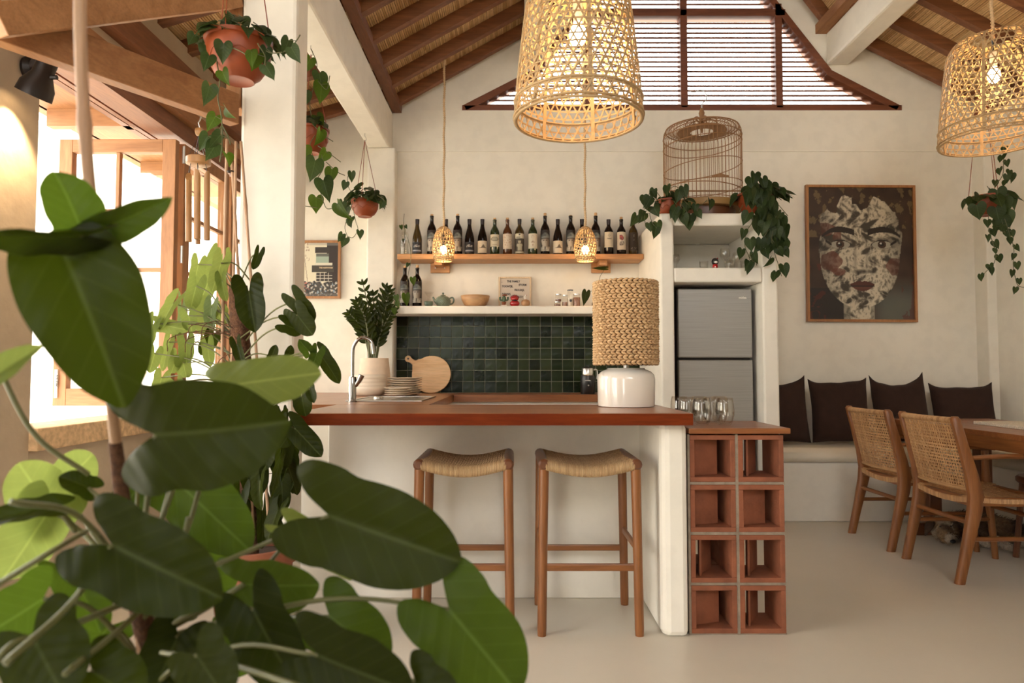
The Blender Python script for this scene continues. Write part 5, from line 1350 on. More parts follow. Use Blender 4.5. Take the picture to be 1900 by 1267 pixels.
# ================================================================ PLANTS
def leaf_mesh(name, outline, midlen, fold, droop, wave, cup, mat, nu=11, nv=4, seed=0):
    # outline: right-hand margin control points (x across 0..0.5, y along, 0 = stalk, 1 = tip), starting in the sinus
    P = [Vector((a, b, 0)) for a, b in outline]; C = spline(P, max(2, nu // (len(P) - 1) + 1)); C = C[:]
    k = len(C); vs = []; fs = []
    r4 = random.Random(seed)
    ph = r4.random() * 6
    for side in (1, -1):
        base = len(vs)
        for i, c in enumerate(C):
            my = max(0.0, min(1.0, (i / (k - 1)) * 1.35 - .35)) * midlen
            for j in range(nv + 1):
                t = j / nv; x = c.x * t; y = my + (c.y - my) * t
                ax = abs(x)
                z = fold * ax - droop * (y * y) - .35 * droop * (1 if y < 0 else 0) * y * y * 6 + wave * math.sin(y * 15 + ph + side) * (t ** 2) - cup * ax * ax * 3
                vs.append((side * x, y, z))
        for i in range(k - 1):
            for j in range(nv):
                a = base + i * (nv + 1) + j; q = (a, a + 1, a + nv + 2, a + nv + 1)
                fs.append(q if side > 0 else q[::-1])
    me = bpy.data.meshes.new(name); me.from_pydata(vs, [], fs); me.shade_smooth()
    bm = bmesh.new(); bm.from_mesh(me); bmesh.ops.remove_doubles(bm, verts=bm.verts, dist=1e-4); bm.to_mesh(me); bm.free()
    me.shade_smooth(); me.materials.append(mat); return me
PHILO = [(.004, .0), (.06, -.10), (.17, -.26), (.34, -.36), (.47, -.24), (.495, -.02), (.455, .14), (.47, .32), (.46, .52), (.38, .74), (.22, .91), (.07, .99), (0, 1.0)]
HEART = [(.004, .02), (.10, -.13), (.27, -.20), (.43, -.10), (.50, .10), (.46, .33), (.34, .56), (.17, .78), (.05, .94), (0, 1.04)]
LANCE = [(.02, .0), (.22, .06), (.42, .22), (.50, .42), (.44, .64), (.25, .86), (0, 1.0)]
EAR = [(.004, 0), (.05, -.16), (.16, -.42), (.30, -.50), (.42, -.36), (.45, -.08), (.40, .15), (.42, .4), (.36, .68), (.2, .9), (0, 1.0)]
ph = [leaf_mesh('philo_leaf', PHILO, .99, f, d, w_, c, m_leafD, 30, 6, s_) for s_, (f, d, w_, c) in enumerate([(.22, .10, .012, .05), (.35, .20, .018, .10), (.10, .05, .02, .12)])]
OVAL = [(.02, 0), (.28, -.02), (.44, .12), (.50, .34), (.45, .6), (.30, .84), (.09, .98), (0, 1.0)]
ph.append(leaf_mesh('oval_leaf', OVAL, .99, .38, .25, .014, .15, m_leafD, 30, 6, 5))
ear = [leaf_mesh('ear_leaf', EAR, .99, f, d, w_, c, m_leafL, 18, 3, s_) for s_, (f, d, w_, c) in enumerate([(.25, .12, .015, .05), (.5, .2, .02, .1), (.12, .05, .02, .1)])]
he = [leaf_mesh('heart_leaf', HEART, 1.0, f, d, w_, c, m_leafH, 9, 2, s_) for s_, (f, d, w_, c) in enumerate([(.25, .15, .0, .1), (.5, .3, .0, .1), (.15, .05, .02, .2)])]
la = [leaf_mesh('lance_leaf', LANCE, 1.0, .35, .12, 0, .1, m_leafD, 9, 2, 1)]
def leaf(root, me, base, tip, wid, mat=None, normal=None, roll=0.0, jitter=.25, name='leaf', r5=rnd):
    base = Vector(base); tip = Vector(tip); d = tip - base; L = d.length; y = d.normalized()
    n = (CAM - base).normalized() if normal is None else Vector(normal)
    n = n + Vector((r5.uniform(-1, 1), r5.uniform(-1, 1), r5.uniform(-1, 1))) * jitter
    x = y.cross(n)
    if x.length < 1e-4: x = y.orthogonal()
    x.normalize(); z = x.cross(y)
    if roll: Q = Matrix.Rotation(roll, 3, y); x = Q @ x; z = Q @ z
    M = Matrix(((x.x * wid, y.x * L, z.x * L, base.x), (x.y * wid, y.y * L, z.y * L, base.y), (x.z * wid, y.z * L, z.z * L, base.z), (0, 0, 0, 1)))
    # matrix columns: across, along, normal
    return inst(name, me, root, M, mat)
# ---- big foreground philodendron on a bamboo stake
fp = thing('philodendron', 'large philodendron with broad blurred leaves on a bamboo stake in the left foreground', 'plant', (-.72, 1.2, 0))
MB().lathe([(.001, .0), (.15, 0), (.19, .34), (.205, .36), (.205, .40), (.185, .40), (.18, .36), (.001, .34)], 32, (-.72, 1.2, 0), cap=False).build('pot', m_clay, fp, smooth='auto')
MB().lathe([(.001, .365), (.182, .36)], 24, (-.72, 1.2, 0), cap=False).build('soil', m_soil, fp)
stake = [at(148, -60, 1.0), at(150, 100, 1.0), at(162, 300, 1.01), at(182, 480, 1.03), at(196, 640, 1.06), at(215, 820, 1.10), at(236, 980, 1.14), at(262, 1250, 1.19), Vector((-.70, 1.2, .37))]
sp_ = spline(stake, 6); m = MB(); m.tube(sp_, [.0088 + (.0022 if i % 13 == 10 else 0) for i in range(len(sp_))], 10); m.build('bamboo_stake', m_stick, fp, smooth=True)
crown = [(255, 1150, 1.18), (262, 1230, 1.2), (275, 1290, 1.2), (240, 1080, 1.15), (270, 1190, 1.18)]
m = MB(); m.tube(spline([Vector((-.72, 1.2, .36)), at(270, 1250, 1.2), at(258, 1120, 1.17), at(232, 960, 1.13), at(214, 820, 1.10)], 6), [.022 - .0005 * i for i in range(25)], 9); m.build('trunk', m_coir, fp, smooth=True)
D, M_, L_ = m_leafD, m_leafM, m_leafL
# base px,py,depth | tip px,py,depth | width m | mat | mesh | roll | petiole mid px,py,depth or None | petiole start index
FL = [
 ((610, 956, 1.15), (848, 1044, 1.10), .168, D, 0, .10, (430, 1035, 1.16), (60, 1190, 1.0)),
 ((833, 1130, 1.12), (968, 1292, 1.10), .150, M_, 1, -.15, (600, 1112, 1.14), (270, 1190, 1.18)),
 ((611, 1143, 1.14), (718, 1234, 1.12), .118, M_, 0, .25, (480, 1150, 1.24), (270, 1190, 1.18)),
 ((430, 714, 1.16), (592, 690, 1.12), .090, L_, 2, -.3, (345, 850, 1.18), (250, 1100, 1.16)),
 ((288, 806, 1.02), (512, 796, .98), .178, D, 1, .22, (270, 960, 1.08), (255, 1150, 1.18)),
 ((208, 1010, .98), (396, 1108, .96), .128, D, 1, .30, (130, 1120, .95), (10, 1230, .85)),
 ((105, 440, .92), (238, 730, .90), .150, D, 3, -.2, None, (165, 470, 1.0)),
 ((152, 432, .95), (110, 312, .93), .085, M_, 1, .35, None, (165, 470, 1.0)),
 ((150, 436, .90), (-60, 452, .80), .048, D, 1, -.85, None, (165, 470, 1.0)),
 ((162, 433, .98), (306, 384, .95), .056, M_, 1, .3, None, (172, 440, 1.02)),
 ((-45, 725, .9), (54, 642, .88), .040, L_, 1, -.35, None, (-60, 760, .9)),
 ((90, 943, 1.25), (36, 858, 1.22), .105, L_, 2, .2, (150, 985, 1.2), (240, 1080, 1.15)),
 ((90, 948, 1.22), (6, 1078, 1.2), .110, L_, 2, -.3, None, (140, 985, 1.2)),
 ((92, 944, 1.15), (-50, 962, 1.10), .050, D, 1, .75, None, (140, 985, 1.2)),
 ((112, 900, 1.3), (176, 842, 1.35), .09, L_, 0, .3, (180, 1000, 1.25), (240, 1080, 1.15)),
 ((320, 885, 1.35), (462, 1022, 1.33), .135, M_, 2, .1, (300, 960, 1.3), (255, 1150, 1.18)),
 ((455, 1083, 1.2), (585, 1092, 1.16), .110, M_, 0, .5, (380, 1130, 1.18), (270, 1190, 1.18)),
 ((545, 985, 1.25), (655, 1060, 1.22), .062, L_, 1, -.5, (470, 1070, 1.22), (270, 1190, 1.18)),
 ((470, 1130, 1.1), (545, 1285, 1.08), .105, D, 1, .35, (390, 1120, 1.14), (270, 1190, 1.18)),
 ((590, 1215, 1.0), (760, 1290, .98), .120, D, 0, .4, (430, 1200, 1.08), (275, 1290, 1.2)),
 ((770, 1262, 1.02), (850, 1330, 1.0), .080, D, 2, .2, None, (600, 1290, 1.05)),
 ((80, 1110, 1.05), (-40, 1190, 1.0), .11, M_, 0, -.35, (170, 1130, 1.1), (262, 1230, 1.2)),
 ((60, 1180, .95), (120, 1300, .92), .12, D, 2, .3, None, (-20, 1240, .9)),
 ((170, 1245, 1.0), (260, 1300, 1.0), .10, D, 1, -.3, None, (262, 1230, 1.2)),
 ((165, 905, 1.2), (112, 880, 1.18), .045, D, 1, .5, None, (240, 1000, 1.15)),
 ((350, 1010, 1.4), (420, 1110, 1.4), .14, M_, 2, .2, (300, 1080, 1.3), (262, 1230, 1.2)),
 ((255, 905, 1.3), (215, 960, 1.3), .07, M_, 0, .4, None, (250, 1080, 1.15)),
 ((330, 1180, 1.15), (280, 1290, 1.1), .10, D, 0, .4, None, (262, 1230, 1.2)),
 ((400, 1190, 1.3), (470, 1240, 1.3), .09, M_, 1, .2, None, (275, 1290, 1.2)),
 ((130, 1060, 1.15), (190, 1160, 1.12), .08, M_, 1, -.3, None, (240, 1080, 1.15)),
 ((310, 1075, 1.35), (360, 1150, 1.35), .08, D, 0, .3, None, (262, 1230, 1.2)),
 ((365, 1215, .95), (420, 1300, .93), .09, D, 2, .5, None, (275, 1290, 1.2)),
 ((205, 1160, 1.2), (140, 1230, 1.2), .08, M_, 0, -.4, None, (262, 1230, 1.2)),
]
ry = random.Random(4)
for (b, t, wd, mt, mi, roll, mid, st_) in FL:
    B = at(*b); leaf(fp, ph[mi], B, at(*t), wd, mt, roll=roll, jitter=.12, r5=ry)
    S0 = at(*st_); pts = [S0] + ([at(*mid)] if mid else [S0.lerp(B, .5) + Vector((0, 0, .01))]) + [B]
    pts = spline(pts, 8); n = len(pts); mm = MB(); mm.tube(pts, [.0052 - .0022 * i / n for i in range(n)], 8); mm.build('petiole', m_pet, fp, smooth=True)
for a_, b_, c_ in (((-20, 640, 1.1), (60, 800, 1.12), (165, 880, 1.15)), ((20, 930, .9), (150, 960, 1.0), (255, 1090, 1.16)), ((-30, 1100, .95), (100, 1020, 1.0), (160, 985, 1.1)), ((350, 960, 1.1), (330, 1040, 1.12), (265, 1150, 1.17)), ((372, 900, 1.2), (340, 1000, 1.2), (262, 1150, 1.18)), ((120, 1250, .9), (230, 1160, 1.05), (330, 1060, 1.15)), ((300, 1210, 1.1), (420, 1230, 1.0), (560, 1275, .9))):
    mm = MB(); mm.tube(spline([at(*a_), at(*b_), at(*c_)], 8), .0042, 8); mm.build('petiole', m_pet, fp, smooth=True)

# ---- philodendron on a coir pole by the column
mp = thing('potted_philodendron', 'philodendron climbing a brown coir pole in a terracotta pot before the white column', 'plant', (-.99, 2.62, 0))
pcx, pcy = -.985, 2.62
MB().lathe([(.001, 0), (.105, 0), (.150, .36), (.168, .365), (.172, .425), (.155, .425), (.15, .38), (.001, .37)], 32, (pcx, pcy, 0), cap=False).build('pot', m_clay, mp, smooth='auto')
MB().lathe([(.001, .385), (.153, .38)], 24, (pcx, pcy, 0), cap=False).build('soil', m_soil, mp)
a = at(442, 530, 2.62); m = MB(); pts = [Vector((pcx - .01, pcy, .38)), Vector((a.x, pcy, a.z))]; pts = [pts[0].lerp(pts[1], i / 40) for i in range(41)]
m.tube(pts, [.034 + (.003 if i % 2 else 0) for i in range(41)], 14); m.build('coir_pole', m_coir, mp, smooth=True)
for a_, b_ in (((421, 258), (404, 1000)), ((447, 262), (500, 990)), ((430, 300), (470, 980)), ((438, 262), (424, 985))):
    A = at(a_[0], a_[1], 2.60); B = at(b_[0], b_[1], 2.60); pts = [A.lerp(B, i / 30) for i in range(31)]
    m = MB(); m.tube(pts, [.0055 + (.0018 if i % 7 == 5 else 0) for i in range(31)], 7); m.build('bamboo_cane', m_stick, mp, smooth=True)
MB().tube([at(428, 318, 2.6) + Vector((.012 * math.cos(q), .012 * math.sin(q), 0)) for q in [2 * PI * i / 12 for i in range(13)]], .003, 5).build('tie', m_black, mp)
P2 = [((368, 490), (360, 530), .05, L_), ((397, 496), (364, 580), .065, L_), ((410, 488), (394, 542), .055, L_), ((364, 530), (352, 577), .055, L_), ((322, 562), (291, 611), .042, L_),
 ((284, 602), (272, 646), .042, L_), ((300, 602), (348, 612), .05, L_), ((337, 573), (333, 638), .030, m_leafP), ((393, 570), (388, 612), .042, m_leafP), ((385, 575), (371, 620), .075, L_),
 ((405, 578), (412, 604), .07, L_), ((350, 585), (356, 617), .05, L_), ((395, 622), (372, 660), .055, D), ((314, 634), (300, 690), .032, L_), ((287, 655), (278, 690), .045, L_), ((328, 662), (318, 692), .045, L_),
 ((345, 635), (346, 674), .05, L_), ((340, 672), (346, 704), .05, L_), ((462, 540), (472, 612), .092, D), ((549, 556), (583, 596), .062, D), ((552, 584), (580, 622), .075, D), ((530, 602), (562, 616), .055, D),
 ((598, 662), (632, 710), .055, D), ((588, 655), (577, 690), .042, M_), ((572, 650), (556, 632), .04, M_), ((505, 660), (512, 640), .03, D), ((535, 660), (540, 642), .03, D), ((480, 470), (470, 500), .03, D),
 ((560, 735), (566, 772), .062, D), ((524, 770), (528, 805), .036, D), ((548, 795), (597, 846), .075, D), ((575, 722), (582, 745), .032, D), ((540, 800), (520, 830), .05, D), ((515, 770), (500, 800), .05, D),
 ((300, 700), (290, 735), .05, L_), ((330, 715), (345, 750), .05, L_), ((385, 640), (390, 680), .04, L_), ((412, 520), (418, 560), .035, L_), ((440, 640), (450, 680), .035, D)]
r6 = random.Random(9)
for (b, t, wd, mt) in P2:
    dx = (b[0] - 445) / 200; Y = 2.60 + r6.uniform(-.10, .10) + (.08 if b[0] < 400 else -.12 if b[0] > 520 else 0)
    B = at(b[0], b[1], Y); T = at(t[0], t[1], Y + r6.uniform(-.05, .05))
    leaf(mp, ear[r6.randrange(3)], B, T, wd * 1.35, mt, roll=r6.uniform(-.35, .35), jitter=.15, r5=r6)
    S0 = at(r6.uniform(425, 470), min(b[1] + r6.uniform(20, 90), 720), 2.62) if b[1] < 720 else at(r6.uniform(450, 490), b[1] + 60, 2.6)
    mdl = S0.lerp(B, .55) + Vector((0, 0, .03)); mm = MB(); mm.tube(spline([S0, mdl, B], 5), .0028, 6); mm.build('petiole', m_pet, mp, smooth=True)
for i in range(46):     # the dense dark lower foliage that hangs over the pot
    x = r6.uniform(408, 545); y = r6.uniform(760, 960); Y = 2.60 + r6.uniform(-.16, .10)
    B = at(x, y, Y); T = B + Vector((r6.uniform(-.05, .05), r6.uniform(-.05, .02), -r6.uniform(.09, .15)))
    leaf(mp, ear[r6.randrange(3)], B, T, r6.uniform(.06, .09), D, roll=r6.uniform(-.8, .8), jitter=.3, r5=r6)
for i in range(16):     # bare aerial roots
    y = r6.uniform(600, 900); A = at(r6.uniform(430, 470), y, 2.6); s2 = r6.choice((-1, 1)); B = A + Vector((s2 * r6.uniform(.08, .22), r6.uniform(-.08, .05), r6.uniform(-.05, .05)))
    mm = MB(); mm.tube(spline([A, A.lerp(B, .5) + Vector((0, 0, .02)), B, B + Vector((s2 * .01, 0, -.05))], 4), .0016, 5); mm.build('aerial_root', m_coir, mp, smooth=True)

# ---- hanging heart-leaf plants
def bowl_pot(root, c, r_, h_):
    c = Vector(c)
    MB().lathe([(.001, .003), (r_ * .44, .002), (r_ * .47, 0), (r_ * .50, .002), (r_ * .52, .008), (r_ * .70, h_ * .16), (r_ * .86, h_ * .36), (r_ * .96, h_ * .60), (r_ * .98, h_ * .84), (r_ * .96, h_ * .90), (r_ * 1.03, h_ * .91), (r_ * 1.04, h_)] + [(r_ * .97, h_ * .97), (r_ * .9, h_ * .7), (.001, h_ * .6)], 36, c, cap=False).build('pot', m_pot, root, smooth='auto')
    m = MB(); ps = []
    for i in range(97):     # scalloped relief band
        a = 2 * PI * i / 96; q = abs(math.sin(a * 4)); z = h_ * (.40 + .17 * q) ; rr = r_ * ((.86 + (.96 - .86) * (z / h_ - .36) / .24) if z > .36 * h_ else .84) + .0005; ps.append((c.x + rr * math.cos(a), c.y + rr * math.sin(a), c.z + z))
    m.tube(ps, .0022, 5, False); m.build('scallop_edge', m_pot, root, smooth=True)
def vine_plant(root, vines, leaf_r=(.045, .07), step=.055, Y=None, r7=None, mats=(m_leafH,), thick=.0022):
    for vn in vines:
        pts = spline([Vector(p) for p in vn], 6)
        mm = MB(); mm.tube(pts, thick, 6); mm.build('vine', m_vine, root, smooth=True)
        acc = 0; s_ = 1
        for i in range(1, len(pts)):
            acc += (pts[i] - pts[i - 1]).length
            if acc > step:
                acc = 0; s_ = -s_; L = r7.uniform(*leaf_r); p_ = pts[i]
                off = Vector((s_ * r7.uniform(.2, 1), r7.uniform(-.8, .3), r7.uniform(-.2, .5))).normalized() * L * .45
                b = p_ + off; d = Vector((s_ * r7.uniform(0, .6), r7.uniform(-.4, .2), -1)).normalized()
                mm = MB(); mm.tube([p_, b], thick * .6, 4); mm.build('leaf_stalk', m_vine, root)
                leaf(root, he[r7.randrange(3)], b, b + d * L, L * r7.uniform(.8, .98), r7.choice(mats), jitter=.6, r5=r7)
def mound(root, c, r_, h_, n, L, r7, mats=(m_leafH,), out=.35):
    for i in range(n):
        a = r7.uniform(0, 2 * PI); rr = r_ * math.sqrt(r7.random()) * 1.05; z = h_ * (1 - (rr / (r_ * 1.1)) ** 2) * r7.uniform(.4, 1)
        b = Vector((c[0] + rr * math.cos(a), c[1] + rr * math.sin(a), c[2] + z)); o = Vector((math.cos(a), math.sin(a) - .3, 0))
        d = (o * r7.uniform(.3, 1) + Vector((0, 0, -r7.uniform(.2, 1)))).normalized(); ll = r7.uniform(*L)
        leaf(root, he[r7.randrange(3)], b, b + d * ll, ll * .9, r7.choice(mats), normal=(o + Vector((0, -.6, .7))).normalized(), jitter=.5, r5=r7)
def pl(Y, *pts): return [at(x, y, Y + (q[0] if q else 0)) for x, y, *q in pts]
def hangers(root, c, r_, top, n=3, mat=m_pot, hook=True, a0=.5):
    top = Vector(top)
    for k in range(n):
        a = 2 * PI * k / n + a0; MB().tube([Vector(c) + Vector((r_ * math.cos(a), r_ * math.sin(a), 0)), top], .0022, 5).build('hanger_wire', mat, root)
    if hook: MB().tube(spline([top + Vector((0, 0, -.01)), top + Vector((.010, 0, .0)), top + Vector((.008, 0, .02)), top + Vector((0, 0, .028)), top + Vector((0, 0, .05))], 4), .0022, 6).build('hook', m_steel, root, smooth=True)
# 1 in front of the column
r7 = random.Random(21); h1 = thing('hanging_plant', 'heart-leaf plant in a big orange hanging bowl in front of the white column top', 'plant', (-1.0, 2.5, 2.2), 'hanging heart-leaf plants')
c = at(442, 151, 2.5); bowl_pot(h1, c, .118, .155); zt_ = c.z + .15
hangers(h1, (c.x, c.y, zt_), .115, (c.x - .02, 2.5, 3.22))
mound(h1, (c.x, c.y, zt_ - .01), .125, .12, 60, (.045, .075), r7)
vine_plant(h1, [pl(2.42, (405, 80), (402, 110), (408, 150), (404, 180), (410, 210), (412, 232)), pl(2.40, (412, 232), (400, 250), (395, 268)), pl(2.40, (412, 232), (422, 250), (428, 268)), pl(2.40, (412, 235), (412, 270), (408, 300)),
  pl(2.42, (480, 85), (505, 98), (535, 92), (550, 75), (557, 64)), pl(2.38, (400, 82), (430, 88), (455, 100), (470, 118)), pl(2.4, (478, 80), (492, 105), (488, 130)), pl(2.45, (398, 66), (378, 66), (366, 74), (372, 92))], (.05, .075), .05, r7=r7, mats=(m_leafH, m_leafH, m_leafM))
# 2 behind the column
r7 = random.Random(5); h2 = thing('hanging_plant', 'heart-leaf plant in a reddish pot hanging half behind the white column', 'plant', (-1.1, 3.6, 2.1), 'hanging heart-leaf plants')
c = at(576, 284, 3.6); bowl_pot(h2, c, .095, .13); hk = at(577, 86, 3.6); hangers(h2, (c.x, c.y, c.z + .125), .093, (hk.x, 3.6, 2.78))
mound(h2, (c.x, c.y, c.z + .11), .10, .10, 22, (.06, .09), r7)
vine_plant(h2, [pl(3.55, (577, 90), (588, 118), (584, 150), (575, 190), (580, 230)), pl(3.5, (580, 230), (600, 250), (618, 262)), pl(3.52, (590, 270), (612, 285), (632, 300)), pl(3.5, (585, 250), (575, 270), (585, 300)), pl(3.5, (595, 280), (600, 310), (588, 335), (596, 360), (605, 385), (618, 386)), pl(3.5, (605, 300), (625, 318), (640, 325)), pl(3.5, (590, 150), (606, 165), (612, 140)), pl(3.5, (566, 382), (590, 385))], (.07, .12), .085, r7=r7, mats=(m_leafH, m_leafH, m_leafM))
# 3 near the pilaster
r7 = random.Random(8); h3 = thing('hanging_plant', 'heart-leaf plant in a small orange pot hanging from the white beam by the pilaster', 'plant', (-1.05, 4.96, 1.9), 'hanging heart-leaf plants')
c = at(677, 402, 4.96); bowl_pot(h3, c, .10, .12); hk = at(677, 248, 4.96); hangers(h3, (c.x, c.y, c.z + .115), .10, (hk.x, 4.96, 2.78))
mound(h3, (c.x, c.y, c.z + .11), .13, .12, 56, (.06, .09), r7)
vine_plant(h3, [pl(4.85, (660, 360), (648, 350), (645, 330), (650, 318)), pl(4.82, (655, 365), (642, 380), (636, 388)), pl(4.82, (655, 372), (648, 395), (640, 420), (645, 440)), pl(4.8, (655, 385), (660, 410), (664, 425), (655, 440), (645, 438)), pl(4.8, (700, 362), (712, 370), (716, 385))], (.05, .08), .075, r7=r7)
# 4 right corner
r7 = random.Random(13); h4 = thing('hanging_plant', 'trailing heart-leaf plant in a red pot hanging in the right corner below the basket lamp', 'plant', (3.3, 4.7, 1.9), 'hanging heart-leaf plants')
c = at(1833, 399, 4.7); bowl_pot(h4, c, .112, .13); c0 = at(1831, 250, 4.7); hangers(h4, (c.x, c.y, c.z + .125), .11, (c.x - .01, 4.7, 3.28))
mound(h4, (c.x, c.y, c.z + .10), .13, .10, 16, (.07, .11), r7)
for (x, y) in ((1812, 380), (1848, 385), (1862, 370), (1866, 395), (1858, 405), (1850, 352)): b = at(x, y, 4.58); leaf(h4, he[r7.randrange(3)], b, b + Vector((.02, 0, -.10)), .11, m_leafH, jitter=.4, r5=r7)
vine_plant(h4, [pl(4.6, (1834, 400), (1835, 425), (1842, 450), (1848, 470), (1843, 490), (1828, 505), (1824, 515)), pl(4.55, (1864, 405), (1872, 430), (1881, 460), (1880, 490), (1884, 515), (1890, 530), (1905, 533)), pl(4.58, (1845, 345), (1860, 325), (1862, 300), (1862, 275)), pl(4.58, (1858, 350), (1872, 330), (1876, 315)), pl(4.58, (1862, 410), (1855, 425), (1866, 432))], (.038, .06), .045, r7=r7)
# 5, 6 on the niche tower
r7 = random.Random(17); h5 = thing('trailing_plant', 'trailing heart-leaf plant in an orange bowl on the tower left of the bird cage', 'plant', (1.1, 4.72, 2.156), 'trailing plants on the niche tower')
c = (at(1240, 380, 4.72).x, 4.72, 2.156); bowl_pot(h5, c, .082, .115)
mound(h5, (c[0] + .03, c[1] - .01, c[2] + .09), .10, .09, 16, (.06, .09), r7)
Yt = 4.57
vine_plant(h5, [pl(Yt, (1225, 372), (1208, 368), (1202, 385), (1196, 400), (1198, 420)), pl(Yt, (1215, 380), (1206, 395), (1210, 412), (1220, 425)), pl(Yt, (1250, 372), (1262, 390), (1258, 402)), pl(Yt, (1262, 375), (1275, 395), (1275, 415)), pl(Yt, (1270, 372), (1285, 388), (1292, 398)), pl(Yt, (1280, 372), (1300, 380), (1312, 370)), pl(Yt, (1228, 368), (1214, 352), (1204, 360), (1200, 375)), pl(Yt, (1222, 376), (1200, 372), (1192, 392), (1190, 408)), pl(Yt, (1236, 360), (1250, 345), (1262, 352), (1270, 366)), pl(Yt, (1255, 378), (1266, 400), (1275, 412))], (.055, .085), .055, r7=r7)
r7 = random.Random(19); h6 = thing('trailing_plant', 'dense trailing heart-leaf plant in an orange pot on the tower right of the bird cage', 'plant', (1.7, 4.72, 2.156), 'trailing plants on the niche tower')
c = (at(1402, 380, 4.73).x, 4.73, 2.156); bowl_pot(h6, c, .12, .16)
mound(h6, (c[0] + .03, c[1] - .03, c[2] + .14), .15, .10, 50, (.07, .10), r7)
for i in range(55):
    t_ = r7.random(); x = 1395 + 50 * t_ + r7.uniform(-12, 22); y = 345 + 110 * t_ + r7.uniform(-25, 20)
    b = at(x, y, 4.56 + r7.uniform(-.04, .03)); leaf(h6, he[r7.randrange(3)], b, b + Vector((r7.uniform(-.03, .03), -.02, -.085)), r7.uniform(.06, .085), m_leafH, jitter=.5, r5=r7)
Yt = 4.52
vine_plant(h6, [pl(Yt, (1395, 385), (1396, 410), (1385, 430), (1382, 455), (1390, 475), (1398, 485)), pl(Yt, (1428, 400), (1425, 425), (1418, 440), (1424, 450)), pl(Yt, (1440, 400), (1432, 440), (1436, 465), (1444, 490), (1450, 512)), pl(Yt, (1378, 380), (1372, 392)), pl(Yt, (1425, 440), (1415, 460), (1412, 470)), pl(Yt, (1430, 440), (1440, 455), (1448, 468)), pl(Yt, (1445, 380), (1462, 400)), pl(Yt, (1388, 470), (1392, 488), (1384, 490)), pl(Yt, (1390, 472), (1402, 486), (1404, 492))], (.06, .09), .05, r7=r7)
# zz plant on the counter
r7 = random.Random(23); zz = thing('zz_plant', 'upright zz plant with glossy leaflets in a cream pot on the kitchen worktop', 'plant', (-1.04, 5.05, .9115))
cx_ = at(695, 700, 5.05).x
MB().lathe([(.001, 0), (.118, 0), (.122, .02), (.114, .15), (.100, .265), (.094, .265), (.108, .15), (.11, .05), (.001, .04)], 36, (cx_, 5.05, .9115), cap=False).build('pot', m_potw, zz, smooth='auto')
MB().lathe([(.001, 1.12), (.100, 1.12)], 20, (cx_, 5.05, 0), cap=False).build('soil', m_soil, zz)
stems = [((690, 665), (690, 600), (674, 528)), ((694, 665), (700, 600), (716, 535)), ((688, 665), (672, 610), (650, 582)), ((697, 665), (706, 620), (728, 575)), ((692, 665), (696, 610), (692, 548)), ((686, 665), (680, 600), (664, 560)), ((698, 665), (712, 590), (722, 542))]
for i, sm_ in enumerate(stems):
    Y = 5.05 + r7.uniform(-.06, .06); pts = spline([at(x, y, Y) for x, y in sm_], 12); n = len(pts)
    m = MB(); m.tube([Vector((cx_, 5.05, 1.10)).lerp(pts[0], .6)] + pts, [.010] + [.010 - .007 * k / n for k in range(n)], 8); m.build('stem', m_vine, zz, smooth=True)
    for k in range(6, n, 2):
        d = (pts[min(k + 1, n - 1)] - pts[k - 1]).normalized(); sd_ = d.cross(Vector((0, -1, .2))).normalized()
        for s2 in (-1, 1):
            t_ = (d * .8 + sd_ * s2 * .9 + Vector((0, r7.uniform(-.5, .2), 0))).normalized(); L = .082 * (1.15 - .4 * k / n)
            leaf(zz, la[0], pts[k], pts[k] + t_ * L, L * .40, D, jitter=.35, r5=r7)
    leaf(zz, la[0], pts[-1], pts[-1] + d * .05, .02, D, r5=r7)
for (px, py, L) in ((735, 548, .055), (731, 572, .05), (737, 560, .045)):
    b = at(px, py, 5.0); leaf(zz, he[0], b, b + Vector((.01, 0, -L)), L * .9, M_, jitter=.4, r5=r7)
# cutting in the clear vase, its vine runs down past the shelf
r7 = random.Random(31); cu = thing('vine_cutting', 'vine cutting growing out of the clear bottle and trailing below the wooden shelf', 'plant', (-.83, 5.2, 2.0))
vine_plant(cu, [[Vector((vz.location.x, 5.27, zsh + .01)), at(751, 440, 5.27), at(749, 415, 5.27), at(750, 396, 5.27)]], (.03, .045), .10, r7=r7)
vine_plant(cu, [[at(750, 420, 5.26), at(754, 435, 5.20), at(761, 458, 5.145), at(762, 485, 5.14), at(757, 510, 5.14), at(755, 535, 5.14)]], (.03, .04), .35, r7=r7)
for (px, py, L, w_) in ((753, 546, .085, .065), (766, 515, .06, .05), (744, 418, .035, .03)):
    b = at(px, py, 5.13 if py > 430 else 5.26); leaf(cu, he[1], b, b + Vector((0.008, 0, -L)), w_, M_, jitter=.2, r5=r7)
# cutting behind the lampshade
r7 = random.Random(37); cv = thing('leaf_cutting', 'heart-shaped leaf cuttings in a slim vase behind the table lampshade', 'plant', (.68, 5.25, zps))
MB().lathe([(.001, 0), (.024, 0), (.028, .03), (.014, .08), (.016, .12)], 16, (.68, 5.25, zps), cap=False).build('vase', m_vase, cv, smooth=True)
for (pts_, tip, w_) in (([(.68, 5.25, zps + .03), at(1110, 540, 5.25), at(1088, 541, 5.22)], at(1083, 566, 5.2), .066), ([(.68, 5.25, zps + .03), at(1112, 520, 5.25), at(1118, 505, 5.25), at(1124, 497, 5.2)], at(1098, 497, 5.15), .03)):
    pp_ = spline([Vector(p) for p in pts_], 6); MB().tube(pp_, .0018, 6).build('stalk', m_vine, cv, smooth=True); leaf(cv, he[0], pp_[-1], tip, w_, D, jitter=.05, r5=r7)

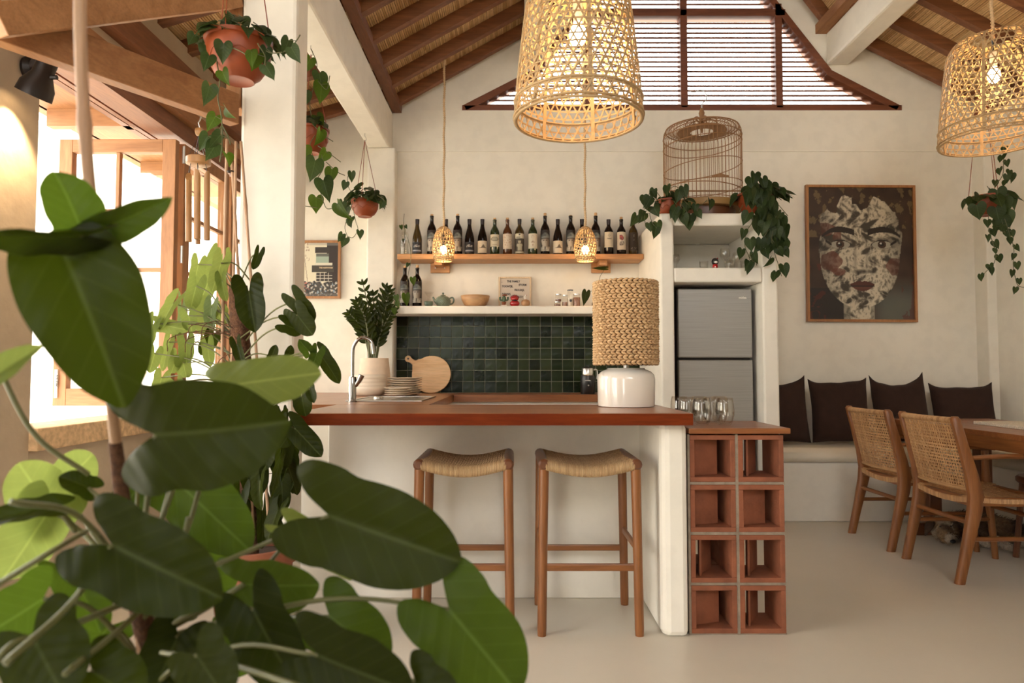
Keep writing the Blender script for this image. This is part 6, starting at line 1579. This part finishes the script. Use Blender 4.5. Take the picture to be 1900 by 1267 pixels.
# ================================================================ DOG under the table
dg = thing('dog', 'shaggy brown and white dog lying asleep on the floor under the dining table', 'dog', (3.0, 4.25, 0))
def fur_mat():
    q = N('dog_fur'); a = q.n('ShaderNodeAttribute', attribute_name='Col'); no = q.n('ShaderNodeTexNoise', Scale=60.0, Detail=5.0); q.l(q.coord((1, 1, 1)), no.inputs[0])
    q.l(q.mixc(.6, a.outputs[0], q.ramp(no.outputs[0], [(.3, G(.35)), (.7, G(1))]), 'MULTIPLY'), q.p.inputs['Base Color']); q.p.inputs['Roughness'].default_value = .9; q.bump(no.outputs[0], .8, .02); return q.m
m_fur = fur_mat()
def P(px, py, Y, z=None):
    q = at(px, py, Y)
    if z is not None: q.z = z
    return q
Yd = 4.42
# skeleton: pelvis first
sk_ = {}
head = Vector((2.80, 4.38, .085)); neck = Vector((2.90, 4.45, .10)); chest = Vector((3.02, 4.46, .115)); waist = Vector((3.16, 4.46, .10)); pel = Vector((3.26, 4.45, .10))
V = [pel, waist, chest, neck, head, Vector((2.775, 4.285, .064)), Vector((2.762, 4.215, .044)),           # 4 skull 5 muzzle 6 nose
     Vector((3.02, 4.36, .07)), Vector((3.03, 4.24, .045)), Vector((3.06, 4.13, .026)), Vector((3.075, 4.09, .022)),   # near fore leg
     Vector((2.99, 4.36, .05)), Vector((2.95, 4.25, .03)), Vector((3.0, 4.20, .024)),                                    # other fore leg
     Vector((3.30, 4.38, .075)), Vector((3.33, 4.27, .06)), Vector((3.30, 4.18, .035)), Vector((3.275, 4.10, .024)),   # near hind leg: knee, hock, paw
     Vector((3.31, 4.36, .04)), Vector((3.25, 4.28, .03)), Vector((3.20, 4.20, .024)),
     Vector((3.31, 4.52, .07)), Vector((3.28, 4.58, .04)), Vector((3.18, 4.62, .03))]                                    # tail
Rr = [.085, .080, .098, .080, .084, .048, .028, .042, .026, .021, .022, .036, .022, .022, .058, .034, .020, .022, .045, .024, .022, .024, .022, .014]
E = [(0, 1), (1, 2), (2, 3), (3, 4), (4, 5), (5, 6), (2, 7), (7, 8), (8, 9), (9, 10), (2, 11), (11, 12), (12, 13), (0, 14), (14, 15), (15, 16), (16, 17), (0, 18), (18, 19), (19, 20), (0, 21), (21, 22), (22, 23)]
me = bpy.data.meshes.new('dog_skeleton'); me.from_pydata([v - dg.location for v in V], E, []); o = bpy.data.objects.new('tmp_dog', me); col.objects.link(o)
md = o.modifiers.new('skin', 'SKIN'); 
for i, sv in enumerate(me.skin_vertices[0].data): sv.radius = (Rr[i], Rr[i] * (.9 if i < 3 else 1)); sv.use_root = (i == 0)
md.use_smooth_shade = True; ss = o.modifiers.new('sub', 'SUBSURF'); ss.levels = 2; ss.render_levels = 2
bpy.context.view_layer.update(); dep = bpy.context.evaluated_depsgraph_get()
body = bpy.data.meshes.new_from_object(o.evaluated_get(dep)); bpy.data.objects.remove(o)
ca = body.color_attributes.new('Col', 'FLOAT_COLOR', 'POINT')
def furcol(p):
    p = p + dg.location
    tan = (.36, .22, .11); dark = (.09, .055, .035); white = (.66, .56, .44)
    c = lerp3(dark, tan, .5 + .9 * nz(p.x * 14, p.y * 14, 2))
    if p.x > 2.93 and p.z > .06: c = lerp3(dark, tan, .15 + .5 * nz(p.x * 9, p.y * 9, 2))
    if p.y < 4.24: c = lerp3(white, tan, .25)
    if (p - head).length < .09: c = lerp3(tan, white, .35 + nz(p.x * 20, p.z * 20, 3))
    if 2.84 < p.x < 2.95 and p.z > .10: c = lerp3(dark, white, .2)
    return c
for i, v in enumerate(body.vertices):
    v.co = v.co + v.normal * (.006 * noise.noise(v.co * 45)); v.co.z = max(v.co.z, .004); cc = furcol(v.co); ca.data[i].color = (*cc, 1)
body.materials.append(m_fur); body.shade_smooth(); ob = bpy.data.objects.new('body', body); col.objects.link(ob); ob.parent = dg
# shaggy coat: thousands of tapered tufts
r8 = random.Random(3); tu = MB(); pol = list(body.polygons); vs = []; fs = []; cs = []
for k in range(9000):
    f = pol[r8.randrange(len(pol))]; p_ = f.center + dg.location; n_ = f.normal
    if p_.z < .012: continue
    L = .026 if p_.x > 2.86 else .018
    if p_.y < 4.22: L = .010
    fl = (Vector((.8, .05, -.35)) + Vector((r8.uniform(-.5, .5), r8.uniform(-.5, .5), r8.uniform(-.4, .3)))) if p_.x > 2.84 else Vector((r8.uniform(-.6, .8), r8.uniform(-.2, .6), r8.uniform(-.3, .6)))
    d = (n_ * .55 + fl * .6).normalized() * L * r8.uniform(.6, 1.2); sd_ = d.cross(n_).normalized() * .0016 if d.cross(n_).length > 1e-6 else Vector((.0016, 0, 0))
    b = len(vs); tip = p_ + d; tip.z = max(tip.z, .003)
    vs += [p_ - sd_ - n_ * .002, p_ + sd_ - n_ * .002, p_.lerp(tip, .6) + n_ * .002, tip]; fs += [(b, b + 1, b + 2), (b, b + 2, b + 3), (b + 1, b + 3, b + 2)]
    c_ = furcol(f.center); q_ = r8.uniform(.7, 1.5); cs += [tuple(z * q_ for z in c_)] * 4
tu.add(vs, fs, cs); t_ = tu.build('fur', m_fur, dg); t_['kind'] = 'stuff'
MB().ball((2.760, 4.190, .048), (.017, .012, .012), 12).build('nose', m_black, dg, smooth=True)
for ex, ez in ((2.758, .112), (2.818, .114)): MB().ball((ex, 4.302, ez), (.010, .006, .006), 8).build('eye', m_black, dg, smooth=True)
m_ear = plain('dog_ear', (.05, .028, .016, 1), .95, var=.4, vscale=60)
for (bx, tip) in (((2.750, 4.38, .145), (2.675, 4.33, .05)), ((2.845, 4.38, .155), (2.90, 4.31, .085))):
    b = Vector(bx); t2 = Vector(tip); m = MB()
    m.tube(spline([b, b.lerp(t2, .5) + Vector((0, -.012, .012)), t2], 5), [.012, .018, .022, .024, .026, .026, .024, .020, .014, .009, .004], 10, True, .35); m.build('ear', m_ear, dg, smooth=True)
dg.location.x -= .085
